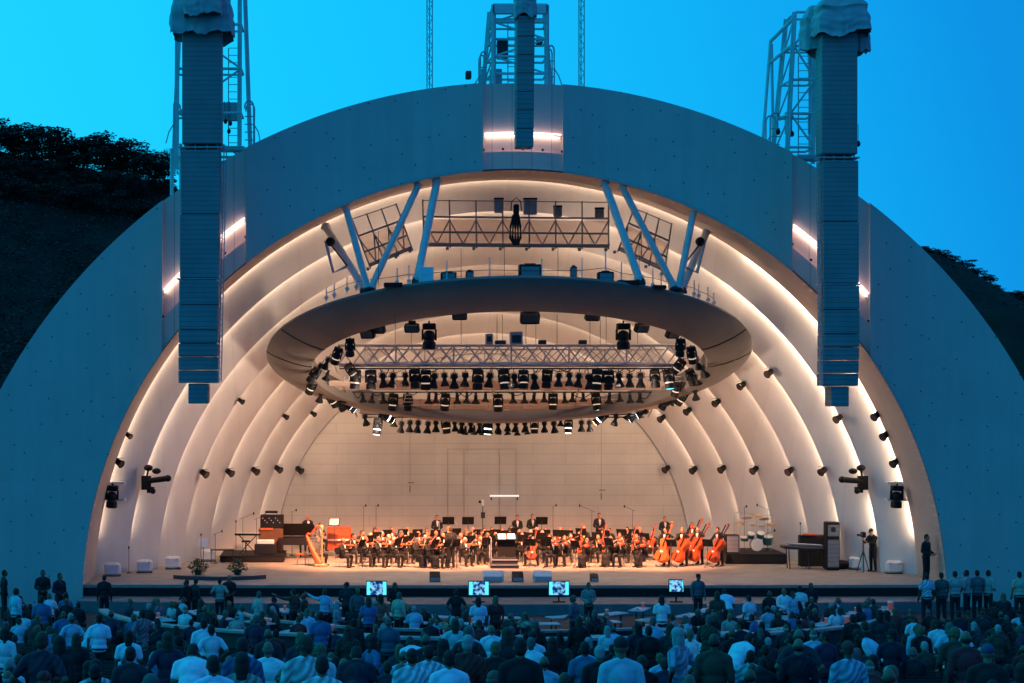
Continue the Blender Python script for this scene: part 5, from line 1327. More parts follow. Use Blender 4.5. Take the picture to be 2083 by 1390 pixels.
for sx in (-1, 1): m = MB(); m.tube((sx * .5, 0, .6), (sx * .5, 0, 0), .02, n=5); m.build('leg', DARK, t)
def mic(px, Y, hgt, label, boom=0.0, z=0.0):
    t = empty('microphone_stand', (WX(px, Y), Y, z), label, 'microphone stand'); m = MB(); m.lathe([(.13, 0), (.13, .02), (.02, .04)], 10); m.build('base', DARK, t); m = MB(); m.tube((0, 0, 0), (0, 0, hgt), .011, n=5); m.build('pole', DARK, t)
    if boom: m = MB(); m.tube((-boom * .3, 0, hgt - abs(boom) * .15), (boom, 0, hgt + abs(boom) * .4), .009, n=5); m.build('boom', DARK, t)
    m = MB(); m.ell((boom, 0, hgt + abs(boom) * .4), (.035, .035, .07)); m.build('microphone', BLACK, t)
for a in ((409, 79.2, 1.7, 'microphone stand by the left green plant'), (480, 84.4, 1.9, 'thin microphone stand at the left of the keyboard'), (494, 85.4, 1.7, 'boom microphone reaching over the left keyboard', .5, .3), (522, 85.0, 1.7, 'boom microphone between keyboard and organ', .4, .3), (262, 79.8, 1.1, 'short microphone stand beside the second white box'),
          (1125, 88.8, 2.3, 'tall microphone stand right of the standing pair', .15), (1204, 90.5, 2.0, 'long boom microphone over the back right player', -.6), (1287, 89.5, 2.1, 'boom microphone over the trumpets', -.4), (594, 88.0, 2.1, 'microphone stand between organ and grand piano', .2), (740, 89.0, 2.3, 'left of two tall microphones over the violins', .1), (765, 89.0, 2.3, 'right of two tall microphones over the violins', .1),
          (1628, 83.2, 1.9, 'round-headed stand behind the right keyboard', .0), (438, 84.2, 1.35, 'short stand with a small light near the left wall', .3)): mic(*a)
m = MB(); t = empty('trolley_rail', (WX(912, 90.4), 90.4, 0), 'tall metal rail behind the back left music stands', 'rail'); m.path([(-.45, 0, 0), (-.45, 0, 1.45), (.35, 0, 1.45), (.4, 0, 1.3), (.4, 0, 0)], .03, 6); m.build('frame', STEEL, t)
# bright label strip on the back wall, and hanging microphones
t = empty('lit_strip', W(1026, 1009, 92.6), 'short white lit strip low on the back wall', 'light strip'); m = MB()
m.box((0, 0, 0), (1.45, .05, .08)); m.build('strip', emat('strip_white', (1, .92, .85), 1.1), t)
for sx in (-1, 1): m = MB(); m.box((sx * .66, 0, -.14), (.06, .06, .14)); m.build('clip', DARK, t)
t = empty('wall_camera', W(980, 1023, 92.0), 'small white camera on a pole before the back wall', 'camera'); m = MB(); m.bbox((.05, 0, 0), (.14, .2, .3), .03); m.build('housing', WHITE, t); m = MB(); m.ell((-.1, -.08, .05), (.07, .07, .07)); m.build('lens', BLACK, t); m = MB(); m.tube((.05, 0, -.15), (.05, 0, -1.4), .02, n=5); m.box((.06, 0, -.62), (.2, .15, .3)); m.build('pole', DARK, t)
for px, py0, py1, lab in ((834, 900, 1003, 'hanging microphone before the back wall on the left'), (1223, 905, 1018, 'hanging microphone before the back wall on the right')):
    t = empty('hanging_microphone', W(px, py1, 90.5), lab, 'microphone'); H_ = WZ(852, 90.5) - WZ(py1, 90.5); m = MB(); m.tube((0, 0, 0), (0, 0, H_), .006, n=4); m.build('cable', DARK, t); m = MB(); m.tube((0, 0, .05), (0, 0, .35), .03, n=6); m.box((.05, 0, .5), (.3, .03, .05)); m.build('capsule', mat('dull_brown', (.16, .11, .08), .6), t)
BR = mat('brochure_grey', (.6, .6, .58), .6)
t = empty('easel_sign', (WX(414, 82.4), 82.4, 0), 'pale blank board on a thin stand near the left wall', 'sign board'); m = MB(); m.box((0, 0, 1.10), (.46, .03, .40), Matrix.Rotation(.12, 3, 'Y')); m.build('board', PAPER, t); m = MB(); m.tube((0, .03, 0), (0, .03, 1.1), .015, n=5); m.build('pole', DARK, t)

# white floor speakers against the arch feet
def wbox(px, py, Y, label, k=1.0):
    t = empty('floor_speaker', (WX(px, Y), Y, 0), label, 'loudspeaker', 'white floor speakers at the arch feet'); t.scale = (k, k, k)
    m = MB(); m.bbox((0, 0, .34), (.78, .55, .62), .10); m.build('cabinet', WHITE, t)
    for sx in (-1, 1): m = MB(); m.path([(sx * .24 - .09, -.285, .42), (sx * .24 - .08, -.29, .54), (sx * .24 + .05, -.29, .58), (sx * .24 + .08, -.285, .44)], .02, 5); m.build('handle', WHITE, t)
    m = MB(); m.box((0, 0, .015), (.8, .5, .03)); m.build('plinth', BLACK, t)
for px, Y, lab in ((229, 78.6, 'white floor speaker nearest the front edge on the left'), (294, 80.0, 'white floor speaker, second from the front edge on the left'), (352, 81.6, 'white floor speaker, third from the front edge on the left'), (424, 85.2, 'white floor speaker behind the pale easel board on the left'), (1742, 81.4, 'white floor speaker beside the cameraman on the right'), (1818, 79.6, 'white floor speaker right of the cameraman near the front edge')): wbox(px, 0, Y, lab, .86)

# front of stage: platform with plants, wedges, screens
m = MB(); n_ = 30; cx_ = WX(446, 77.2); t = empty('curved_platform', (cx_, 77.4, 0), 'thin curved dark-edged platform at the front left carrying two plants', 'platform')
pts = [(-1.95 + 3.9 * i / n_, -.75 * math.sin(pi * i / n_) ** .8) for i in range(n_ + 1)]
m.add([(x, y, .16) for x, y in pts] + [(x, .35, .16) for x, _ in pts], [(i, i + 1, n_ + 2 + i, n_ + 1 + i) for i in range(n_)]); m.build('deck', WOOD, t)
m = MB(); m.add([(x, y, .165) for x, y in pts] + [(x, y, .002) for x, y in pts], [(i, i + 1, n_ + 2 + i, n_ + 1 + i) for i in range(n_)]); m.build('edge', mat('dark_edge', (.05, .05, .055), .5), t)
for px, lab, sd in ((403, 'left bushy green plant on the curved platform', 1), (483, 'right bushy green plant on the curved platform', 2)):
    rp = random.Random(sd); t = empty('potted_plant', (WX(px, 77.5), 77.5, .163), lab, 'plant'); m = MB(); leaf_cloud(m, (0, 0, .30), (.44, .4, .30), 380, .06, rp); leaf_cloud(m, (0, 0, .5), (.22, .2, .2), 110, .06, rp); m.build('foliage', LEAFG, t)
    m = MB(); m.lathe([(.13, 0), (.17, .22), (.15, .22)], 10); m.build('pot', DARK, t)
def wedge_mon(px, py, w_, h_, label, mt, side=0):
    Y = 76.0; s = Y / F; t = empty('stage_monitor', (WX(px, Y), Y, 0), label, 'loudspeaker', 'monitor speakers along the stage edge', rz=0.0); w2, h2 = w_ * s, h_ * s
    m = MB(); x0, x1 = -w2 / 2, w2 / 2
    pts = [(0, .02), (.0, h2 * .55), (.22, h2), (.48, h2), (.48, .02)]
    m.add([(x0, y, z) for y, z in pts] + [(x1, y, z) for y, z in pts], [tuple(range(5)), tuple(range(9, 4, -1))] + [(i, (i + 1) % 5, 5 + (i + 1) % 5, 5 + i) for i in range(5)]); m.build('cabinet', mt, t)
    m = MB(); m.box((0, -.012, h2 * .30), (w2 * .92, .02, h2 * .42)); m.build('grille', GRILLE if mt is BLACK else mat('monitor_face', (.30, .33, .36), .6), t)
    if side: m = MB(); m.lathe([(.10, 0), (.16, .02), (.16, .05)], 12, Matrix.Rotation(pi / 2 * side, 3, 'Y'), (side * w2 / 2, .25, h2 * .5)); m.build('port', WHITE, t)
MON = mat('pale_monitor', (.62, .64, .66), .5)
wedge_mon(885, 0, 21, 20, 'small black wedge monitor left of the podium', BLACK); wedge_mon(1003, 0, 39, 22, 'wide pale grey monitor speaker left of the middle', MON, 1); wedge_mon(1054, 0, 22, 20, 'black monitor between the two pale monitors', BLACK); wedge_mon(1105, 0, 36, 22, 'wide pale grey monitor speaker right of the middle', MON, -1); wedge_mon(1210, 0, 15, 16, 'small black wedge monitor at the right of the stage edge', BLACK)
def screen_mat():
    m = D.materials.new('screen_picture'); m.use_nodes = True; nt = m.node_tree; n = nt.nodes; l = nt.links; n.remove(n['Principled BSDF'])
    tc = n.new('ShaderNodeTexCoord'); sp = n.new('ShaderNodeSeparateXYZ'); l.new(tc.outputs['Object'], sp.inputs[0])
    ab = n.new('ShaderNodeMath'); ab.operation = 'ABSOLUTE'; l.new(sp.outputs['X'], ab.inputs[0])
    nz = n.new('ShaderNodeTexNoise'); nz.inputs['Scale'].default_value = 8; oi = n.new('ShaderNodeObjectInfo'); va = n.new('ShaderNodeVectorMath'); l.new(tc.outputs['Object'], va.inputs[0]); l.new(oi.outputs['Location'], va.inputs[1]); l.new(va.outputs[0], nz.inputs['Vector'])
    r2 = n.new('ShaderNodeValToRGB'); e = r2.color_ramp.elements; e[0].position = .42; e[0].color = (.0, .03, .16, 1); e[1].position = .62; e[1].color = (.25, .62, .95, 1); l.new(nz.outputs['Fac'], r2.inputs[0])
    ad = n.new('ShaderNodeMath'); ad.operation = 'MULTIPLY_ADD'; ad.inputs[1].default_value = .12; l.new(nz.outputs['Fac'], ad.inputs[0]); l.new(ab.outputs[0], ad.inputs[2])
    gt = n.new('ShaderNodeMath'); gt.operation = 'GREATER_THAN'; gt.inputs[1].default_value = .30; l.new(ad.outputs[0], gt.inputs[0])
    mx = n.new('ShaderNodeMixRGB'); l.new(gt.outputs[0], mx.inputs[0]); l.new(r2.outputs[0], mx.inputs[1]); mx.inputs[2].default_value = (.12, .85, 1.0, 1)
    em = n.new('ShaderNodeEmission'); em.inputs[1].default_value = 1.15; l.new(mx.outputs[0], em.inputs[0]); l.new(em.outputs[0], n['Material Output'].inputs[0]); return m
SCR = screen_mat()
for px, py, w_, lab in ((766, 1197, 40, 'glowing screen below the violins, partly hidden by spectators'), (974, 1197, 40, 'glowing blue screen left of the stage centre'), (1137, 1197, 40, 'glowing blue screen right of the stage centre'), (1376, 1192, 28, 'smaller glowing blue screen below the double basses')):
    Y = 72.9; s = Y / F; t = empty('video_screen', W(px, py, Y), lab, 'screen', 'screens before the stage'); w2 = w_ * s; h2 = 27 * s * (w_ / 40) ** .4
    t['group'] = 'screens before the stage'
    m = MB(); m.bbox((0, .05, 0), (w2 + .06, .09, h2 + .06), .015); m.build('casing', BLACK, t)
    m = MB(); m.quad((-w2 / 2, -.002, -h2 / 2), (w2 / 2, -.002, -h2 / 2), (w2 / 2, -.002, h2 / 2), (-w2 / 2, -.002, h2 / 2)); m.build('display', SCR, t)
    m = MB(); zb = -.468 - t.location.z; m.tube((0, .06, -h2 / 2), (0, .06, zb), .03, n=6); m.bbox((0, .06, zb + .02), (.5, .3, .03), .01); m.build('stand', BLACK, t)

# right of the stage: drum riser, speaker, keyboards, cameraman
h = riser(WX(1478, 83.8), WX(1600, 83.8), 83.8, 87.0, .46, 'long low black riser under the drum kit')
t = empty('stage_speaker', (WX(1490, 84.3), 84.3, h), 'black cabinet standing on the left end of the drum riser', 'loudspeaker'); m = MB(); m.bbox((0, .2, .42), (.62, .5, .84), .03); m.build('cabinet', BLACK, t); m = MB(); m.box((0, -.06, .42), (.52, .02, .74)); m.build('grille', GRILLE, t)
Y = 85.4; DX = WX(1538, Y); t = empty('drum_kit', (DX, Y, h), 'drum kit with teal shells and many cymbals on the black riser', 'drum kit')
TEAL = mat('teal_shell', (.02, .14, .15), .3, .2); SKN = mat('drum_head', (.7, .66, .6), .5); CYM = mat('cymbal_bronze', (.75, .52, .25), .3, .8)
def drum(x, y, z, r, h_, rot):
    q = Matrix.Rotation(rot, 3, 'X'); m = MB(); m.lathe([(r, -h_ / 2), (r, h_ / 2)], 18, q, (x, y, z)); d = m.build('drum', TEAL, t, smooth=True); m = MB(); m.lathe([(r * 1.03, h_ / 2 - .03), (r * 1.04, h_ / 2 + .01), (r * .96, h_ / 2 + .015), (.001, h_ / 2 + .012)], 18, q, (x, y, z)); m.build('drum_head', SKN, d)
drum(0, 0, .30, .28, .38, pi / 2); drum(-.25, -.05, .72, .16, .22, .5); drum(.2, -.05, .74, .17, .24, .5); drum(.55, .1, .5, .22, .38, .3); drum(-.5, .15, .55, .18, .16, .2)
for x, y, z, r, tl in ((-.7, .2, 1.25, .22, .3), (-.35, .35, 1.5, .24, -.3), (.1, .3, 1.62, .20, .4), (.45, .35, 1.45, .25, -.35), (.75, .15, 1.2, .24, .25), (-.1, .1, 1.18, .17, .2), (.3, .1, 1.12, .18, -.2)):
    m = MB(); m.lathe([(r, 0), (r * .3, .02), (.03, .045), (.001, .046)], 18, Matrix.Rotation(tl, 3, 'X'), (x, y, z)); c = m.build('cymbal', CYM, t, smooth=True); m = MB(); m.tube((x, y, z), (x, y + .05, 0), .011, n=5); m.build('cymbal_stand', STEEL, c)
m = MB(); m.path([(-.9, .5, 0), (-.9, .5, 1.75), (.9, .5, 1.6), (.9, .5, 0)], .018, 5); m.build('rack', STEEL, t)
mic(1514, 85.8, 2.0, 'microphone at the left of the drum kit', .1, h); mic(1562, 85.9, 1.9, 'boom microphone over the right of the drum kit', -.5, h); mic(1560, 84.2, .9, 'short boom stand at the right of the drum riser', .35, h)
Y = 81.7; t = empty('electric_piano', (WX(1636, Y), Y, 0), 'dark electric piano on trestle legs right of the drum riser', 'keyboard'); m = MB(); q = Matrix.Rotation(.06, 3, 'Y'); m.bbox((0, 0, .92), (2.0, .7, .14), .03, q); m.build('case', DARK, t); m = MB(); m.bbox((.05, .1, 1.05), (1.5, .4, .10), .02, q); m.build('upper_keyboard', GREY, t)
for x in (-.75, .1, .85):
    for y in (-.25, .25): m = MB(); m.tube((x, y, .88), (x + .06, y, 0), .025, n=6); m.build('leg', DARK, t)
Y = 82.7; t = empty('equipment_case', (WX(1655, Y), Y, 0), 'black console case behind the electric piano on the right', 'case'); m = MB(); m.bbox((0, .2, .70), (1.2, .5, 1.4), .03); m.build('body', BLACK, t); m = MB(); m.bbox((-.15, 0, 1.44), (.6, .3, .08), .02); m.build('mixer', VARN, t)
Y = 81.0; t = empty('tall_speaker', (WX(1694, Y), Y, 0), 'tall black tapering loudspeaker against the right arches', 'loudspeaker'); m = MB(); m.bbox((0, .2, 1.06), (.58, .6, 2.12), .04); m.build('cabinet', BLACK, t); m = MB(); m.box((0, -.11, .75), (.48, .02, 1.2)); m.box((0, -.11, 1.75), (.48, .02, .5)); m.build('grille', GRILLE, t); m = MB(); m.ell((0, -.12, 1.8), (.12, .02, .12)); m.build('horn', DARK, t)
t = empty('flight_case', (WX(1709, 81.4), 81.4, 0), 'black bag lying on the floor left of the cameraman', 'bag'); m = MB(); m.bbox((0, .1, .19), (.84, .4, .38), .12); m.build('body', BLACK, t); m = MB(); m.path([(-.2, -.11, .3), (-.1, -.15, .42), (.1, -.15, .42), (.2, -.11, .3)], .015, 5); m.build('handle', DARK, t)
Y = 80.4; x = WX(1776, Y); person('camera', T(x, Y, 0, -1.0, 1.08), 'camera operator in black with dark hat at the right of the stage', (.010, .010, .011), (.010, .010, .011), cap=(.012, .012, .012), topname='coat')
x = WX(1757, Y); t = empty('tripod_camera', (x - .05, Y - .1, 0), 'video camera on a tall tripod in front of the operator', 'camera'); m = MB(); m.bbox((0, 0, 1.62), (.16, .34, .24), .02); m.build('camera_body', BLACK, t); m = MB(); m.tube((-.06, -.1, 1.62), (-.3, -.18, 1.62), .055, n=8); m.build('lens', DARK, t); m = MB(); m.tube((0, 0, .7), (0, 0, 1.52), .035, n=7); m.build('centre_post', mat('worn_red', (.2, .05, .04), .6), t)
for a in (.3, 2.4, 4.5): m = MB(); m.tube((0, 0, .95), (.3 * math.cos(a), .3 * math.sin(a), 0), .022, n=6); m.build('leg', DARK, t)
Y = 75.7; person('hands_front', T(WX(1884, Y), Y, .02, .75, 1.14), 'man in dark clothes standing at the right end of the arch', (.016, .018, .022), (.012, .012, .014), 'dark', 'short_hair', (.30, .19, .14), topname='jacket')
# ------------------------------------------------------------------ box seats round the pool circle
ra = random.Random(33)
BC, BR_ = Vector((WX(1068, 56), 70.0)), 14.6
def boxwall(radius, a0, a1, label, zoff=.78, th=.34, panel=.9):
    n = 70; t = empty('box_wall', (BC.x, BC.y, 0), label, 'low wall'); m, p = MB(), MB(); vs = []; ps = []
    for i in range(n + 1):
        a = a0 + (a1 - a0) * i / n; c, s = math.cos(a), math.sin(a); Y = BC.y + radius * s; z = zg(min(Y, 71)) + zoff
        for r, dz in ((radius + th / 2, 0), (radius - th / 2, 0), (radius - th / 2, -.08), (radius + th / 2, -.08)): vs.append((r * c, r * s, z + dz))
        for r, dz in ((radius + .06, -.08), (radius - .06, -.08), (radius - .06, -panel), (radius + .06, -panel)): ps.append((r * c, r * s, z + dz))
    fs = [(i * 4 + j, i * 4 + (j + 1) % 4, i * 4 + 4 + (j + 1) % 4, i * 4 + 4 + j) for i in range(n) for j in range(4)] + [(0, 1, 2, 3), tuple(n * 4 + k for k in range(4))]
    m.add(vs, fs); p.add(ps, fs); m.build('ledge', LEDGE, t); p.build('panel', BOXW, t)
boxwall(BR_, pi + .20, 2 * pi - .13, 'long curved low wall with pale ledge around the front tables')
boxwall(9.6, pi + .2, 2 * pi - .2, 'inner curved low wall with thin ledge nearer the stage', .62, .22, .8)
# little tables with cloths, plates and cups
CL = mat('table_cloth', (.52, .48, .48), .8, var=.2, scale=5); REDCUP = mat('red_cup', (.75, .12, .10), .5, emit=(1, .18, .12), es=.10)  # the cups get a slight painted glow by emission
BASK = mat('yellow_flowers', (.75, .62, .30), .7, var=.3)
def table_():
    t = empty('box_table', (0, 0, 0), '', 'table'); m = MB(); m.bbox((0, 0, .70), (1.25, .55, .05), .02); m.build('top', CL, t)
    for sx in (-1, 1): m = MB(); m.tube((sx * .5, 0, .68), (sx * .5, 0, 0), .03, n=6); m.build('leg', DARK, t)
    return t
TAB = Proto(table_())
def cup_():
    t = empty('drink_cup', (0, 0, 0), '', 'cup'); m = MB(); m.lathe([(.045, 0), (.062, .15)], 10); m.build('body', REDCUP, t); m = MB(); m.lathe([(.064, .15), (.060, .175), (.001, .18)], 10); m.build('lid', WHITE, t); return t
CUP = Proto(cup_())
def plate_():
    t = empty('plate', (0, 0, 0), '', 'plate'); m = MB(); m.lathe([(.06, 0), (.13, .02), (.12, .022), (.001, .012)], 14); m.build('dish', WHITE, t); m = MB(); m.ell((0, 0, .03), (.06, .05, .03)); m.build('food', CL, t); return t
PLT = Proto(plate_())
tabs = []
k = 0
for ri, (radius, n) in enumerate(((13.4, 15), (11.4, 13), (8.2, 10), (5.8, 7))):
    rn = ['against the outer wall', 'in the second ring', 'inside the inner wall', 'closest to the stage'][ri]
    for i in range(n):
        a = pi + .22 + (pi - .44) * (i + .5) / n
        x, Y = BC.x + radius * math.cos(a), BC.y + radius * math.sin(a); z = zg(min(Y, 71))
        TAB.put(T(x, Y, z, a + pi / 2), 'cloth-covered box table %s, %s from the left' % (rn, ORD[i]), 'box tables before the stage'); tabs.append((x, Y, z, a))
        for q in range(2 if (i + ri) % 2 else 1):
            dx = ra.uniform(-.5, .5); p = Vector((x + dx * math.sin(a), Y - dx * math.cos(a), z + .726))
            (CUP if ra.random() < .5 else PLT).put(Matrix.Translation(p), 'small %s on a box table %s' % ('serving piece', rn), 'cups and plates on the box tables')
for px, py, Y, lab in ((1888, 1215, 66.2, 'red and white drink cup on the right end of the long curved wall'), (1784, 1233, 63.2, 'red and white drink cup on the curved wall, second from the right'), (1704, 1248, 60.6, 'red drink cup on the curved wall left of the other two'), (690, 1275, 57.2, 'red and white drink cup on the left half of the curved wall')):
    a = math.atan2(Y - BC.y, WX(px, Y) - BC.x); x = BC.x + BR_ * math.cos(a); Y2 = BC.y + BR_ * math.sin(a)
    CUP.put(T(x, Y2, zg(Y2) + .782, 0, 1.8), lab, None)
for px, py, Y, lab in ((900, 1268, 57.4, 'pot of pale yellow flowers on a table at the middle left'), (1062, 1263, 58.0, 'small pot of yellow flowers on a table right of centre')):
    t = empty('flower_pot', (WX(px, Y), Y, zg(Y) + .73), lab, 'flowers'); m = MB(); leaf_cloud(m, (0, 0, .25), (.24, .2, .12), 90, .05, ra); m.build('flowers', BASK, t); m = MB(); m.lathe([(.10, 0), (.14, .16)], 10); m.build('pot', DARK, t)

# ------------------------------------------------------------------ the audience
SHIRTS = {'pale blue': (.42, .55, .66), 'white': (.70, .74, .78), 'bright white': (.84, .86, .90), 'grey': (.11, .12, .13), 'dark grey': (.03, .033, .037), 'black': (.012, .012, .014), 'navy': (.010, .014, .03), 'red': (.28, .03, .03), 'cream': (.46, .40, .33),
          'teal': (.05, .13, .16), 'orange': (.36, .11, .06), 'brown': (.08, .05, .035), 'olive': (.06, .055, .04), 'blue': (.07, .15, .30), 'pink': (.42, .24, .26), 'purple': (.06, .03, .06)}
placed = []; used_labels = {}
PW = {'stand': 'standing', 'stand_short': 'standing', 'hands_front': 'standing with hands in front', 'hips': 'standing hands on hips', 'point': 'pointing with one arm', 'bend': 'bending forward', 'turned': 'standing with head turned', 'sit': 'seated', 'sit_short': 'seated leaning', 'sit_table': 'seated at table'}
LAND = [(60, 'at the left edge'), (150, 'below the far left front'), (240, 'below the left arch foot'), (330, 'below the second white box'), (430, 'below the left plant'), (520, 'below the right plant'), (610, 'below the keyboards'), (700, 'below the harp'), (780, 'below the left screen'), (860, 'below the left violins'), (945, 'left of the podium line'),
        (1010, 'below the left middle screen'), (1080, 'below the podium'), (1160, 'below the right middle screen'), (1240, 'below the violas'), (1320, 'below the cellos'), (1410, 'below the right screen'), (1500, 'below the double basses'), (1590, 'below the drum riser'), (1680, 'below the electric piano'), (1770, 'below the cameraman'), (1870, 'below the right arch foot'), (1970, 'below the right front wall'), (9999, 'near the right edge')]
def place_words(px, Y):
    h_ = next(w_ for lim, w_ in LAND if px < lim)
    return h_
HW = {'short_hair': 'short %s hair', 'long_hair': 'long %s hair', 'fringe_hair': 'balding %s hair'}
queue = []
def audience(px, Y, p, shirt, hair, style, rz, garment='shirt', cap=None, s=1.0, trou=(.015, .016, .02), extra=None, z=None):
    x = WX(px, Y); placed.append((x, Y)); seated = p.startswith('sit')
    z = zg(min(Y, 71)) if z is None else z
    if Y > 71 and z is None: z = -.9
    queue.append(dict(px=px, Y=Y, p=p, shirt=shirt, hair=hair, style=style, rz=rz, garment=garment, cap=cap, s=s, trou=trou, extra=extra, z=z, x=x))
def solveY(py, h_, lo=20.0, hi=71.5):
    """distance at which a head this high above the sloping floor meets this picture height"""
    best = None
    for i in range(400):
        Y = lo + (hi - lo) * i / 399; y = 790 + F / Y * (8 - zg(Y) - h_)
        if best is None or abs(y - py) < best[0]: best = (abs(y - py), Y)
    return best[1]
B = pi      # back turned to the viewer, looking at the stage
